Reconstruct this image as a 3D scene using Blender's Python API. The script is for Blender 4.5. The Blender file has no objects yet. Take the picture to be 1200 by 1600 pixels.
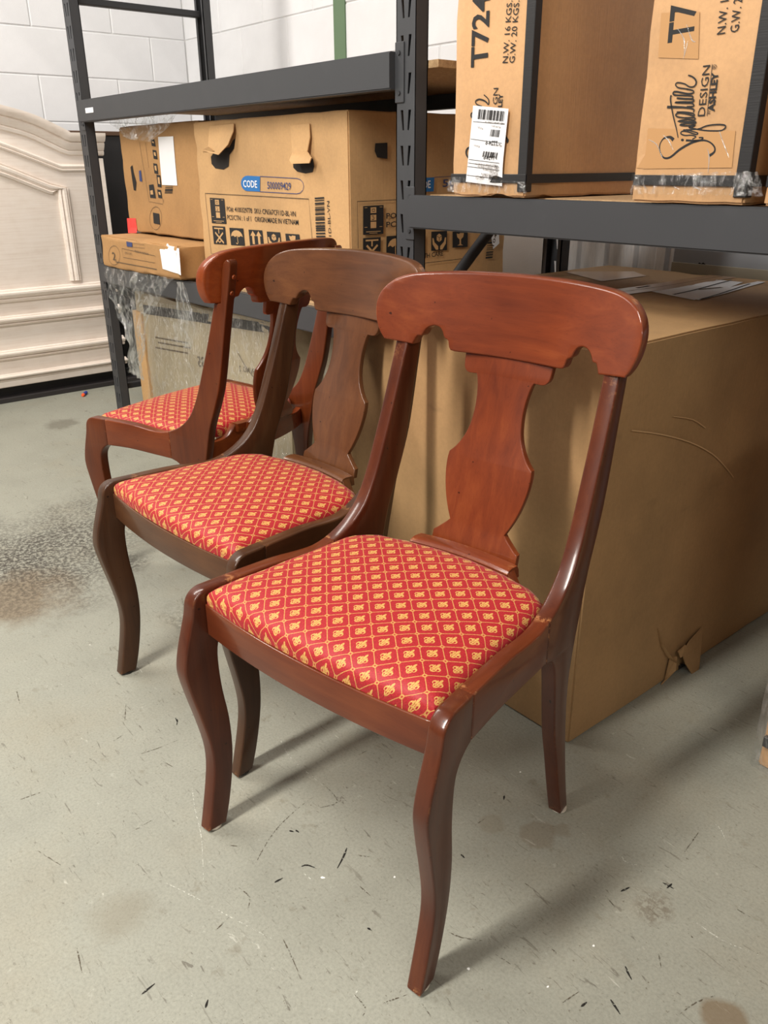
import bpy, bmesh, math, random
from math import sin, cos, pi, radians, sqrt
from mathutils import Vector, Matrix, noise
from mathutils.geometry import tessellate_polygon
from mathutils.bvhtree import BVHTree
random.seed(7)
SC = bpy.context.scene
COL = SC.collection

# ------------------------------------------------------------------ camera
# world: x runs along the rack beams, y into the rack, z up, metres
F_PX, PITCH, ROLL, CAM_H, AZ = 1279.243, 0.400678, -0.0052773, 1.062876, -0.693004
BX, BY = sin(AZ), cos(AZ)            # rack beam direction seen from the camera's own axes
NX, NY = cos(AZ), -sin(AZ)
def c2w(v): return Vector((-(v[0]*BX+v[1]*BY), v[0]*NX+v[1]*NY, v[2]))
fw = Vector((0, cos(PITCH), -sin(PITCH))); rt = Vector((1, 0, 0)); up = rt.cross(fw)
rt2 = rt*cos(ROLL)+up*sin(ROLL); up2 = -rt*sin(ROLL)+up*cos(ROLL)
CF, CR, CU = c2w(fw), c2w(rt2), c2w(up2)
EYE = Vector((0, 0, CAM_H))
cd = bpy.data.cameras.new('camera'); cam = bpy.data.objects.new('camera', cd); COL.objects.link(cam)
m = Matrix((CR, CU, -CF)).transposed().to_4x4(); m.translation = EYE; cam.matrix_world = m
cd.sensor_fit = 'VERTICAL'; cd.sensor_height = 36; cd.lens = F_PX*36/1600; cd.clip_start = .02
SC.camera = cam
def ray(px, py): return CR*((px-600)/F_PX)+CU*(-(py-800)/F_PX)+CF
def at_y(px, py, y):
    r = ray(px, py); return EYE+r*(y/r.y)
def at_x(px, py, x):
    r = ray(px, py); return EYE+r*(x/r.x)
def at_z(px, py, z):
    r = ray(px, py); return EYE+r*((z-CAM_H)/r.z)

# ------------------------------------------------------------------ light and exposure
SC.view_settings.view_transform = 'Standard'; SC.view_settings.look = 'None'
SC.view_settings.exposure = -0.32; SC.view_settings.gamma = 1; SC.view_settings.use_curve_mapping = False
w = bpy.data.worlds.new('world'); SC.world = w; w.use_nodes = True
w.node_tree.nodes['Background'].inputs[0].default_value = (1.0, .975, .94, 1)
w.node_tree.nodes['Background'].inputs[1].default_value = .17
def area(name, loc, target, sx, sy, power, col=(1, .95, .88)):
    l = bpy.data.lights.new(name, 'AREA'); l.shape = 'RECTANGLE'; l.size = sx; l.size_y = sy; l.energy = power; l.color = col
    o = bpy.data.objects.new(name, l); COL.objects.link(o); o.location = loc
    d = (Vector(target)-Vector(loc)).normalized()
    z = -d; y = Vector((0, 1, 0)); y = (y-z*y.dot(z)).normalized(); x = y.cross(z)
    mm = Matrix((x, y, z)).transposed().to_4x4(); mm.translation = Vector(loc); o.matrix_world = mm
    return o
area('tube_light_left', (-1.0, -1.5, 2.75), (-1.0, -.7, 0), .26, 2.6, 200)
area('tube_light_right', (1.9, -.6, 2.9), (.9, .3, 0), .2, 2.4, 52)
area('fill_light_far', (-3.2, -.2, 3.1), (-3.4, .8, 0), .4, 2.4, 115)  # added overhead fill for the left wall side, no fixture there
area('fill_light_behind', (.2, -3.4, 3.0), (-.4, .2, .4), 2.4, 1.2, 20)  # broad fill added behind the camera, not a real lamp

# ------------------------------------------------------------------ helpers
def lin(c):
    return tuple(((v/255)/12.92 if v/255 <= .04045 else ((v/255+.055)/1.055)**2.4) for v in c)
def tag(o, label=None, cat=None, group=None, kind=None):
    if label: o['label'] = label
    if cat: o['category'] = cat
    if group: o['group'] = group
    if kind: o['kind'] = kind
    return o
def empty(name, loc=(0, 0, 0), rz=0):
    o = bpy.data.objects.new(name, None); COL.objects.link(o); o.location = loc; o.rotation_euler = (0, 0, rz); o.empty_display_size = .05
    return o
def link(name, me, parent=None, loc=None):
    o = bpy.data.objects.new(name, me); COL.objects.link(o)
    if parent: o.parent = parent
    if loc is not None: o.location = loc
    return o
def mesh_of(bm, mat, smooth=None, name='mesh', recalc=True):
    if recalc: bmesh.ops.recalc_face_normals(bm, faces=bm.faces)
    me = bpy.data.meshes.new(name); bm.to_mesh(me); bm.free()
    for mm in (mat if isinstance(mat, (list, tuple)) else [mat]): me.materials.append(mm)
    if smooth is not None:
        me.shade_smooth(); me.set_sharp_from_angle(angle=radians(smooth))
    return me
def obj(name, bm, mat, parent=None, smooth=None, recalc=True):
    return link(name, mesh_of(bm, mat, smooth, name, recalc), parent)
def catmull(pts, n=4, closed=False):
    out = []; N = len(pts)
    for i in range(N if closed else N-1):
        g = lambda k: pts[k % N] if closed else pts[max(0, min(N-1, k))]
        p0, p1, p2, p3 = g(i-1), g(i), g(i+1), g(i+2)
        for j in range(n):
            t = j/n
            out.append(tuple(.5*(2*p1[a]+(p2[a]-p0[a])*t+(2*p0[a]-5*p1[a]+4*p2[a]-p3[a])*t*t+(3*p1[a]-p0[a]-3*p2[a]+p3[a])*t**3) for a in range(len(p1))))
    if not closed: out.append(tuple(pts[-1]))
    return out
def clean(pts, eps=4e-4):
    o = []
    for p in pts:
        if not o or math.dist(o[-1], p) > eps: o.append(p)
    if math.dist(o[0], o[-1]) < eps: o.pop()
    return o
def inset(pts, d):
    A = sum(pts[i][0]*pts[(i+1) % len(pts)][1]-pts[(i+1) % len(pts)][0]*pts[i][1] for i in range(len(pts)))
    s = 1 if A > 0 else -1; out = []; n = len(pts)
    for i in range(n):
        a, b, c = pts[i-1], pts[i], pts[(i+1) % n]
        e1 = (b[0]-a[0], b[1]-a[1]); e2 = (c[0]-b[0], c[1]-b[1])
        l1 = math.hypot(*e1) or 1; l2 = math.hypot(*e2) or 1
        n1 = (-e1[1]/l1*s, e1[0]/l1*s); n2 = (-e2[1]/l2*s, e2[0]/l2*s)
        mx, my = n1[0]+n2[0], n1[1]+n2[1]; q = mx*mx+my*my
        k = 2/q if q > .5 else 1.2/max(q**.5, .3)
        out.append((b[0]+mx*d*k, b[1]+my*d*k))
    return out
def plank(bm, pts, t, r, mp, cuts=(), seg=3):
    """flat board of outline pts (a,b), thickness t, edges rounded by r; cut at a=const lines, then mapped by mp(a,b,c)"""
    pts = clean(pts)
    rings = [(inset(pts, r*(1-sin(pi/2*j/seg))), r*(1-cos(pi/2*j/seg))) for j in range(seg+1)]
    rings += [(inset(pts, r*(1-sin(pi/2*j/seg))), t-r*(1-cos(pi/2*j/seg))) for j in range(seg, -1, -1)]
    b2 = bmesh.new(); R = []
    for ring, c in rings: R.append([b2.verts.new((p[0], p[1], c)) for p in ring])
    n = len(pts)
    for k in range(len(R)-1):
        for i in range(n): b2.faces.new((R[k][i], R[k][(i+1) % n], R[k+1][(i+1) % n], R[k+1][i]))
    for ring, vs in ((rings[0][0], R[0]), (rings[-1][0], R[-1])):
        for tri in tessellate_polygon([[Vector((p[0], p[1], 0)) for p in ring]]):
            try: b2.faces.new([vs[i] for i in tri])
            except ValueError: pass
    for x in cuts:
        bmesh.ops.bisect_plane(b2, geom=b2.verts[:]+b2.edges[:]+b2.faces[:], plane_co=(x, 0, 0), plane_no=(1, 0, 0))
    bmesh.ops.recalc_face_normals(b2, faces=b2.faces)
    for v in b2.verts: v.co = mp(*v.co)
    me = bpy.data.meshes.new('tmp'); b2.to_mesh(me); b2.free(); bm.from_mesh(me); bpy.data.meshes.remove(me)
    return bm
def boxbm(bm, x0, x1, y0, y1, z0, z1, bev=0, seg=1):
    b2 = bmesh.new(); bmesh.ops.create_cube(b2, size=1)
    for v in b2.verts: v.co = ((x0+x1)/2+v.co.x*(x1-x0), (y0+y1)/2+v.co.y*(y1-y0), (z0+z1)/2+v.co.z*(z1-z0))
    if bev: bmesh.ops.bevel(b2, geom=b2.edges[:], offset=bev, segments=seg, affect='EDGES', profile=.5)
    me = bpy.data.meshes.new('tmp'); b2.to_mesh(me); b2.free(); bm.from_mesh(me); bpy.data.meshes.remove(me)
    return bm
def bx(name, d, mat, parent=None, bev=0, seg=1, smooth=None):
    return obj(name, boxbm(bmesh.new(), *d, bev, seg), mat, parent, smooth)
def tube(bm, pts, r, n=10, cap=True):
    R = []; pts = [Vector(p) for p in pts]
    for i, p in enumerate(pts):
        d = (pts[min(i+1, len(pts)-1)]-pts[max(i-1, 0)]).normalized()
        a = d.orthogonal().normalized() if i == 0 else (a-d*a.dot(d)).normalized()
        b = d.cross(a); rr = r[i] if isinstance(r, (list, tuple)) else r
        R.append([bm.verts.new(p+(a*cos(2*pi*k/n)+b*sin(2*pi*k/n))*rr) for k in range(n)])
    for i in range(len(R)-1):
        for k in range(n): bm.faces.new((R[i][k], R[i][(k+1) % n], R[i+1][(k+1) % n], R[i+1][k]))
    if cap: bm.faces.new(R[0]); bm.faces.new(R[-1])
    return bm

# ------------------------------------------------------------------ materials
class NT:
    def __init__(s, name):
        s.m = bpy.data.materials.new(name); s.m.use_nodes = True; s.t = s.m.node_tree; s.t.nodes.clear()
        s.out = s.t.nodes.new('ShaderNodeOutputMaterial')
    def n(s, typ, **kw):
        x = s.t.nodes.new(typ)
        for k, v in kw.items():
            if k.startswith('_'): setattr(x, k[1:], v)
            else: s.set(x.inputs[k.replace('__', ' ')], v)
        return x
    def set(s, inp, v):
        if isinstance(v, bpy.types.NodeSocket): s.t.links.new(v, inp)
        elif isinstance(v, bpy.types.Node): s.t.links.new(v.outputs[0], inp)
        else:
            if isinstance(v, tuple) and len(v) == 3 and inp.type == 'RGBA': v = (*v, 1)
            inp.default_value = v
    def M(s, op, a, b=None, c=None, clamp=False):
        x = s.t.nodes.new('ShaderNodeMath'); x.operation = op; x.use_clamp = clamp
        for i, v in enumerate((a, b, c)):
            if v is not None: s.set(x.inputs[i], v)
        return x.outputs[0]
    def mix(s, f, a, b, typ='MIX'):
        x = s.t.nodes.new('ShaderNodeMix'); x.data_type = 'RGBA'; x.blend_type = typ
        s.set(x.inputs[0], f); s.set(x.inputs[6], a); s.set(x.inputs[7], b); return x.outputs[2]
    def ramp(s, f, stops, interp='LINEAR'):
        x = s.t.nodes.new('ShaderNodeValToRGB'); s.set(x.inputs[0], f); r = x.color_ramp; r.interpolation = interp
        while len(r.elements) < len(stops): r.elements.new(.5)
        for e, (p, c) in zip(r.elements, stops):
            e.position = p; e.color = (*c, 1) if isinstance(c, tuple) else (c, c, c, 1)
        return x.outputs[0]
    def co(s, kind='Object', scale=(1, 1, 1), rot=(0, 0, 0), loc=(0, 0, 0)):
        tc = s.t.nodes.new('ShaderNodeTexCoord'); mp = s.t.nodes.new('ShaderNodeMapping')
        s.t.links.new(tc.outputs[kind], mp.inputs[0]); mp.inputs['Scale'].default_value = scale
        mp.inputs['Rotation'].default_value = rot; mp.inputs['Location'].default_value = loc
        return mp.outputs[0]
    def noise(s, vec, scale=5, detail=4, rough=.5, dist=0):
        x = s.t.nodes.new('ShaderNodeTexNoise'); s.set(x.inputs['Vector'], vec); x.inputs['Scale'].default_value = scale
        x.inputs['Detail'].default_value = detail; x.inputs['Roughness'].default_value = rough; x.inputs['Distortion'].default_value = dist
        return x.outputs['Fac']
    def bump(s, h, strength=.3, dist=.002):
        x = s.t.nodes.new('ShaderNodeBump'); s.set(x.inputs['Height'], h); x.inputs['Strength'].default_value = strength; x.inputs['Distance'].default_value = dist
        return x.outputs[0]
    def bsdf(s, **kw):
        x = s.t.nodes.new('ShaderNodeBsdfPrincipled')
        for k, v in kw.items(): s.set(x.inputs[k.replace('__', ' ')], v)
        s.t.links.new(x.outputs[0], s.out.inputs[0]); return x

def wood(name, dark, mid, light, axis, rough=.3, coat=.6, wear=.0):
    s = NT(name); sc = {'x': (1.6, 22, 22), 'y': (22, 1.6, 22), 'z': (22, 22, 1.6)}[axis]
    v = s.co(scale=sc, loc=(random.random()*5, random.random()*5, 0))
    g = s.noise(v, 2.2, 6, .62, .6)
    b = s.noise(s.co(scale=(1, 1, 1)), 5, 3, .5)
    f = s.M('ADD', s.M('MULTIPLY', g, .45), s.M('MULTIPLY', b, .55))
    c = s.ramp(f, [(.28, dark), (.5, mid), (.74, light)])
    pores = s.ramp(s.noise(s.co(scale=tuple(3*q for q in sc)), 6, 2, .6), [(.34, .55), (.42, 1.0)])
    c = s.mix(.22, c, pores, 'MULTIPLY')
    specks = s.ramp(s.noise(s.co(), 95, 1, .4), [(.205, 1.0), (.225, 0.0)])
    c = s.mix(s.M('MULTIPLY', specks, .8), c, tuple(q*.15 for q in dark))
    geo = s.t.nodes.new('ShaderNodeNewGeometry')
    if wear:
        e = s.ramp(geo.outputs['Pointiness'], [(.535, 0.0), (.585, 1.0)])
        wn = s.ramp(s.noise(s.co(), 60, 5, .75), [(.53, 0.0), (.60, 1.0)])
        c = s.mix(s.M('MULTIPLY', s.M('MULTIPLY', e, wn), wear), c, lin((176, 118, 74)))
    r = s.M('ADD', rough, s.M('MULTIPLY', s.noise(s.co(), 14, 3), .12))
    s.bsdf(Base__Color=c, Roughness=r, Coat__Weight=coat, Coat__Roughness=.13, Specular__IOR__Level=.2, Normal=s.bump(g, .05, .001))
    return s.m
def woodset(n, dark, mid, light, leg_shade=.72, **k):
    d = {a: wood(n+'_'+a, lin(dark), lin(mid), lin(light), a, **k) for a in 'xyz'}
    q = lambda c: tuple(v*leg_shade for v in c)
    d['leg'] = wood(n+'_leg', lin(q(dark)), lin(q(mid)), lin(q(light)), 'z', **k)  # same wood darkened for the legs, shade put into the colour
    q = lambda c: tuple(v*(leg_shade*.4+.6)*.96 for v in c); d['rail'] = wood(n+'_rail', lin(q(dark)), lin(q(mid)), lin(q(light)), 'x', **k); d['side'] = wood(n+'_side', lin(q(dark)), lin(q(mid)), lin(q(light)), 'y', **k); return d  # front and side rails: the same painted-in shade, weaker
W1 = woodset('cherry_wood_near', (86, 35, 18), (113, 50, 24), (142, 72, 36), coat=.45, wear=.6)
W2 = woodset('walnut_brown_wood', (66, 38, 22), (92, 55, 31), (114, 72, 40), rough=.36, coat=.4, wear=.3)
W3 = woodset('orange_cherry_wood', (98, 40, 16), (126, 56, 22), (154, 76, 30), rough=.34, coat=.45, wear=.4)

def fabric(name):
    s = NT(name); M = s.M
    tc = s.t.nodes.new('ShaderNodeTexCoord'); sp = s.t.nodes.new('ShaderNodeSeparateXYZ'); s.t.links.new(tc.outputs['UV'], sp.inputs[0])
    X, Y = sp.outputs[0], sp.outputs[1]
    P = .0308; q = 1/sqrt(2)/P
    u = M('ADD', M('MULTIPLY', X, q), M('MULTIPLY', Y, q)); v = M('SUBTRACT', M('MULTIPLY', X, q), M('MULTIPLY', Y, q))
    u = M('ADD', u, 50.1); v = M('ADD', v, 50.46)
    fu = M('SUBTRACT', M('FRACT', u), .5); fv = M('SUBTRACT', M('FRACT', v), .5)
    # slight ogee of the trellis
    du = M('SUBTRACT', .5, M('ABSOLUTE', fu)); dv = M('SUBTRACT', .5, M('ABSOLUTE', fv))
    lt = lambda a, b: M('LESS_THAN', a, b)
    line = M('MAXIMUM', lt(du, .022), lt(dv, .022))
    nd = M('ADD', du, dv); node = lt(nd, .150); hole = lt(nd, .055)
    round_ = lt(M('ADD', M('POWER', M('SUBTRACT', .5, du), 4), M('POWER', M('SUBTRACT', .5, dv), 4)), .2)
    # motif coordinates: px across, py along the head of the fleur
    px = M('MULTIPLY', M('ADD', fu, fv), .68); py = M('ADD', M('MULTIPLY', M('SUBTRACT', fu, fv), .68), -.01)
    ap = M('ABSOLUTE', px)
    def ell(x, y, cx, cy, rx, ry, ang=0):
        dx = M('SUBTRACT', x, cx); dy = M('SUBTRACT', y, cy); c, sn = cos(ang), sin(ang)
        a = M('DIVIDE', M('ADD', M('MULTIPLY', dx, c), M('MULTIPLY', dy, sn)), rx)
        b = M('DIVIDE', M('SUBTRACT', M('MULTIPLY', dy, c), M('MULTIPLY', dx, sn)), ry)
        return M('SQRT', M('ADD', M('MULTIPLY', a, a), M('MULTIPLY', b, b)))
    petal = lt(ell(px, py, 0, .17, .062, .17), 1)
    stem = lt(ell(px, py, 0, -.10, .035, .22), 1)
    curl = ell(ap, py, .155, -.01, .105, .125, .25)
    curl = M('MULTIPLY', lt(curl, 1), M('GREATER_THAN', ell(ap, py, .165, -.045, .045, .065), 1))
    bar = lt(ell(px, py, 0, -.10, .13, .032), 1)
    foot = lt(ell(ap, py, .085, -.21, .030, .10, -.55), 1)
    tip = lt(ell(ap, py, .10, .12, .028, .06, -.6), 1)
    mot = petal
    for k in (stem, curl, bar, foot, tip): mot = M('MAXIMUM', mot, k)
    lat = M('MULTIPLY', M('MAXIMUM', line, node), M('SUBTRACT', 1, hole))
    weave = s.noise(s.co('UV', (900, 900, 900)), 1, 2, .6)
    motn = M('MULTIPLY', mot, M('GREATER_THAN', s.noise(s.co('UV', (1, 1, 1)), 900, 2, .6), .30))
    cvar = s.noise(s.co('UV', (1, 1, 1)), 420, 3, .7)
    red = s.ramp(cvar, [(.3, lin((138, 22, 29))), (.7, lin((182, 40, 46)))])
    gold = s.ramp(cvar, [(.3, lin((176, 124, 58))), (.7, lin((222, 178, 104)))])
    c = s.mix(lat, red, s.mix(.25, gold, red)); c = s.mix(motn, c, gold)
    lay = s.t.nodes.new('ShaderNodeLayerWeight'); 
    h = M('ADD', M('MULTIPLY', M('MAXIMUM', lat, mot), .8), M('MULTIPLY', cvar, .5))
    s.bsdf(Base__Color=c, Roughness=.55, Sheen__Weight=.08, Sheen__Roughness=.4, Specular__IOR__Level=.35, Normal=s.bump(h, .35, .0006))
    return s.m
FAB = fabric('red_fleur_damask')

def metal_paint(name, c, rough=.55):
    s = NT(name); n = s.noise(s.co(), 9, 4, .6)
    col = s.mix(s.M('MULTIPLY', s.ramp(n, [(.55, 0.), (.8, 1.)]), .35), c, tuple(q*1.7 for q in c))
    s.bsdf(Base__Color=col, Roughness=s.M('ADD', rough-.08, s.M('MULTIPLY', n, .16)), Normal=s.bump(s.noise(s.co(), 420, 2), .06, .0004))
    return s.m
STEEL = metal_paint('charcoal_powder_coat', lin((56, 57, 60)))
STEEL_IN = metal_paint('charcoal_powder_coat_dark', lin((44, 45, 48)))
def flat(name, c, rough=.6, **k):
    s = NT(name); s.bsdf(Base__Color=c, Roughness=rough, **k); return s.m
INK = flat('black_ink', lin((26, 24, 24)), .7)
INKF = flat('faded_ink', lin((92, 76, 58)), .8)
INKB = flat('blue_ink', lin((30, 104, 168)), .6)
INKBD = flat('dark_blue_ink', lin((48, 62, 110)), .6)
TAPE = NT('black_tape'); TAPE.bsdf(Base__Color=lin((38, 37, 38)), Roughness=.42, Normal=TAPE.bump(TAPE.noise(TAPE.co(scale=(3, 3, 60)), 6, 3), .25, .001)); TAPE = TAPE.m
def paper(name, c=(236, 236, 238)):
    s = NT(name); n = s.noise(s.co(), 30, 3)
    s.bsdf(Base__Color=s.mix(s.M('MULTIPLY', n, .15), lin(c), tuple(q*.75 for q in lin(c))), Roughness=.5, Normal=s.bump(n, .2, .001)); return s.m
PAPER = paper('white_label_paper'); PINK = paper('red_sticker', (250, 72, 66))
def cardboard(name, c, rough=.75, sheen=0., seam=.5):
    s = NT(name); c = lin(c)
    flute = s.noise(s.co(scale=(1, 1, .03)), 260, 2, .5)
    big = s.noise(s.co(), 3.2, 5, .6); fine = s.noise(s.co(), 120, 3, .7)
    k = s.ramp(big, [(.3, .80), (.5, 1.0), (.72, 1.12)])
    col = s.mix(1, c, k, 'MULTIPLY'); col = s.mix(.25, col, s.ramp(fine, [(.3, .75), (.7, 1.2)]), 'MULTIPLY')
    scr = s.ramp(s.noise(s.co(scale=(9, 9, 1.3), rot=(.4, .5, .3)), 5, 4, .6, 1.5), [(.70, 0.), (.74, 1.)])
    col = s.mix(s.M('MULTIPLY', scr, .35), col, tuple(min(1, q*1.45) for q in c))
    stain = s.ramp(s.noise(s.co(scale=(1, 1, 1.7)), 6, 3, .6, .7), [(.66, 0.), (.76, 1.)])
    col = s.mix(s.M('MULTIPLY', stain, .35), col, tuple(q*.5 for q in c))
    s.bsdf(Base__Color=col, Roughness=rough, Coat__Weight=sheen, Coat__Roughness=.2,
           Normal=s.bump(s.M('ADD', s.M('MULTIPLY', flute, .5), s.M('MULTIPLY', big, 1.5)), .25, .003))
    return s.m
CB = cardboard('kraft_cardboard', (192, 152, 104))
CB_BIG = cardboard('brown_cardboard', (164, 129, 87))
CB_SHINY = cardboard('taped_cardboard', (198, 154, 108), .5, .3)
CB_PALE = cardboard('pale_wrapped_cardboard', (176, 160, 132), .45, .35)
CB_DK = cardboard('worn_cardboard', (172, 130, 82))
CLEARTAPE = flat('clear_tape', lin((188, 144, 98)), .28, Coat__Weight=.4)
def plastic(name, base=.16, scale=28, tint=(1, 1, 1)):
    s = NT(name); n = s.noise(s.co(scale=(1, 1, .45)), scale, 5, .65, 1.2)
    bmp = s.bump(n, 1.0, .012)
    g = s.n('ShaderNodeBsdfGlossy', Roughness=.13, Color=(*tint, 1)); s.set(g.inputs['Normal'], bmp)
    d = s.n('ShaderNodeBsdfTranslucent', Color=(.9, .92, .93, 1)); d2 = s.n('ShaderNodeBsdfDiffuse', Color=(.85, .87, .88, 1))
    t = s.n('ShaderNodeBsdfTransparent', Color=(.96, .97, .97, 1))
    m1 = s.n('ShaderNodeMixShader', Fac=.5); s.set(m1.inputs[1], d.outputs[0]); s.set(m1.inputs[2], d2.outputs[0])
    m2 = s.n('ShaderNodeMixShader', Fac=.55); s.set(m2.inputs[1], m1.outputs[0]); s.set(m2.inputs[2], g.outputs[0])
    f = s.M('ADD', base, s.M('MULTIPLY', s.ramp(n, [(.48, 0.), (.62, 1.)]), .38))
    m3 = s.n('ShaderNodeMixShader'); s.set(m3.inputs[0], f); s.set(m3.inputs[1], t.outputs[0]); s.set(m3.inputs[2], m2.outputs[0])
    s.t.links.new(m3.outputs[0], s.out.inputs[0]); return s.m
FILM = plastic('clear_stretch_film', .10); FILM2 = plastic('clear_stretch_film_tight', .06, 60); FILM3 = plastic('clear_stretch_film_thin', .03, 50)

def wallpaint(name, c=(228, 228, 230)):
    s = NT(name); n = s.noise(s.co(), 4, 5, .6); f = s.noise(s.co(), 190, 4, .7)
    s.bsdf(Base__Color=s.mix(1, lin(c), s.ramp(n, [(.3, .93), (.7, 1.03)]), 'MULTIPLY'), Roughness=.5, Normal=s.bump(s.M('ADD', f, n), .35, .002)); return s.m
BLOCK = wallpaint('white_painted_block'); MORTAR = wallpaint('white_painted_mortar', (214, 214, 214)); GREEN = wallpaint('green_joint_paint', (98, 122, 92))

def floor_mat():
    s = NT('worn_grey_floor_paint'); M = s.M
    c = lin((146, 146, 134)); big = s.noise(s.co(), 1.3, 6, .6); mid = s.noise(s.co(), 7, 6, .65)
    col = s.mix(1, c, s.ramp(s.M('ADD', M('MULTIPLY', big, .5), M('MULTIPLY', mid, .5)), [(.32, .86), (.5, 1.), (.68, 1.1)]), 'MULTIPLY')
    # brownish dusty tint
    col = s.mix(M('MULTIPLY', s.ramp(s.noise(s.co(loc=(3, 1, 0)), 2.4, 5, .65), [(.5, 0.), (.72, 1.)]), .35), col, lin((150, 140, 118)))
    # fine dark specks, short scuffs in several directions
    fine = s.noise(s.co(), 210, 5, .75)
    col = s.mix(1, col, s.ramp(fine, [(.30, .80), (.5, 1.0), (.70, 1.13)]), 'MULTIPLY')
    blot = s.ramp(s.noise(s.co(loc=(7, 2, 0)), 22, 6, .72), [(.60, 0.), (.70, 1.)])
    col = s.mix(M('MULTIPLY', blot, .45), col, lin((112, 104, 86)))
    lite = s.ramp(s.noise(s.co(loc=(1, 9, 0)), 34, 6, .74), [(.62, 0.), (.70, 1.)])
    col = s.mix(M('MULTIPLY', lite, .35), col, lin((190, 190, 178)))
    sp = s.ramp(s.noise(s.co(), 130, 5, .75), [(.33, 1.), (.38, 0.)])
    col = s.mix(M('MULTIPLY', sp, .8), col, lin((96, 88, 74)))
    for k, (ang, sx, thr, st, dk) in enumerate([(.5, 9, .665, .6, (74, 66, 56)), (-.9, 10, .665, .55, (80, 72, 62)), (1.6, 8, .665, .55, (70, 60, 50)), (2.5, 7, .68, .45, (214, 212, 200)), (.1, 12, .66, .5, (84, 76, 64)), (2.1, 15, .655, .45, (90, 84, 72))]):
        v = s.co(rot=(0, 0, ang), scale=(sx, sx*6, 1), loc=(k*3.1, k*1.7, 0))
        t = s.ramp(s.noise(v, 1.6, 5, .62, 1.1), [(thr, 0.), (thr+.02, 1.)])
        gate = s.ramp(s.noise(s.co(loc=(k*2.3, k, 0)), 3.0, 3, .6), [(.42, 0.), (.56, 1.)])
        col = s.mix(M('MULTIPLY', M('MULTIPLY', t, gate), st), col, lin(dk))
    # worn / stained places with a shape of their own
    tc = s.t.nodes.new('ShaderNodeTexCoord')
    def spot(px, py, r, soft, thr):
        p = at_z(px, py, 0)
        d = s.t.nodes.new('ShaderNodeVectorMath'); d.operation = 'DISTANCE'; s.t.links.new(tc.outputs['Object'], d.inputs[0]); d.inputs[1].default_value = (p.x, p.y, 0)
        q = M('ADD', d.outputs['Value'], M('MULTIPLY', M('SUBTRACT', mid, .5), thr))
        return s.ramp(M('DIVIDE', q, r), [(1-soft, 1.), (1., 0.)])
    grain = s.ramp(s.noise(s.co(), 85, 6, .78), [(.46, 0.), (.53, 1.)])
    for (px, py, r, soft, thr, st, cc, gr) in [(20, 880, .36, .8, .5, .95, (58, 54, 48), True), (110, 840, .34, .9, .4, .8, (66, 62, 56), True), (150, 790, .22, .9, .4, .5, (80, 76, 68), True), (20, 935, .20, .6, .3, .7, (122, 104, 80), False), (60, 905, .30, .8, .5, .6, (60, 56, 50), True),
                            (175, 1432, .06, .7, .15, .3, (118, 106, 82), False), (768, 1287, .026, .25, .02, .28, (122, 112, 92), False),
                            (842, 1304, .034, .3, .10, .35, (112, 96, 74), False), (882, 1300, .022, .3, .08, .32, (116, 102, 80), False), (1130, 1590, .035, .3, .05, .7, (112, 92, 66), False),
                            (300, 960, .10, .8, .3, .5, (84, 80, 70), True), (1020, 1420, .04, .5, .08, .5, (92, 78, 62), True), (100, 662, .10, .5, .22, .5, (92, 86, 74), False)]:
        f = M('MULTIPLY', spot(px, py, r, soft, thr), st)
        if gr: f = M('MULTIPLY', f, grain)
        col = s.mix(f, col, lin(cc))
    rg = M('ADD', .42, M('MULTIPLY', mid, .25))
    s.bsdf(Base__Color=col, Roughness=rg, Specular__IOR__Level=.4, Normal=s.bump(M('ADD', mid, s.noise(s.co(), 60, 4)), .18, .002))
    return s.m
FLOOR = floor_mat()

# ------------------------------------------------------------------ setting
def structure(o): o['kind'] = 'structure'; return o
fl = structure(bx('floor', (-4.5, 2.6, -3.6, 2.38, -.1, 0), FLOOR))
XW, YW = -4.5, 2.38
wl = structure(bx('wall_left', (XW-.2, XW-.004, -3.6, YW+.2, 0, 3.0), MORTAR))
wb = structure(bx('wall_back', (XW-.004, 2.6, YW+.004, YW+.2, 0, 3.0), MORTAR))
# blocks: sizes shared per length
blk = {}
def block(parent, axis, a0, a1, z0, z1):
    L = round(a1-a0, 3); H = round(z1-z0, 3)
    if L < .05: return
    key = (axis, L, H)
    if key not in blk:
        b = bmesh.new(); g = .0022
        if axis == 'y': boxbm(b, -.03, .0, -L/2+g, L/2-g, -H/2+g, H/2-g, .0035)
        else: boxbm(b, -L/2+g, L/2-g, 0, .03, -H/2+g, H/2-g, .0035)
        blk[key] = mesh_of(b, BLOCK, None, 'block')
    o = link('block', blk[key], parent)
    j = random.uniform(-.0008, .0008)
    o.location = (XW+.0+j, (a0+a1)/2, (z0+z1)/2) if axis == 'y' else ((a0+a1)/2, YW+j, (z0+z1)/2)
CH = .2035; Z0 = .048
for k in range(-1, 12):
    z0 = max(0, Z0+k*CH); z1 = Z0+(k+1)*CH
    if z1-z0 < .03: continue
    off = 0 if k % 2 == 0 else .2
    a = YW-off
    if off: block(wl, 'y', YW-.2, YW, z0, z1)
    while a > -.2: block(wl, 'y', a-.4, a, z0, z1); a -= .4
    a = -3.53 if k % 2 else -3.73
    a -= 2*.4 if k % 2 else .4
    block(wb, 'x', XW, a, z0, z1)
    while a < .4: block(wb, 'x', a, a+.4, z0, z1); a += .4
bx('joint_strip', (-3.173, -3.095, YW-.006, YW+.002, 0, 3.0), GREEN, wb)

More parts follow.
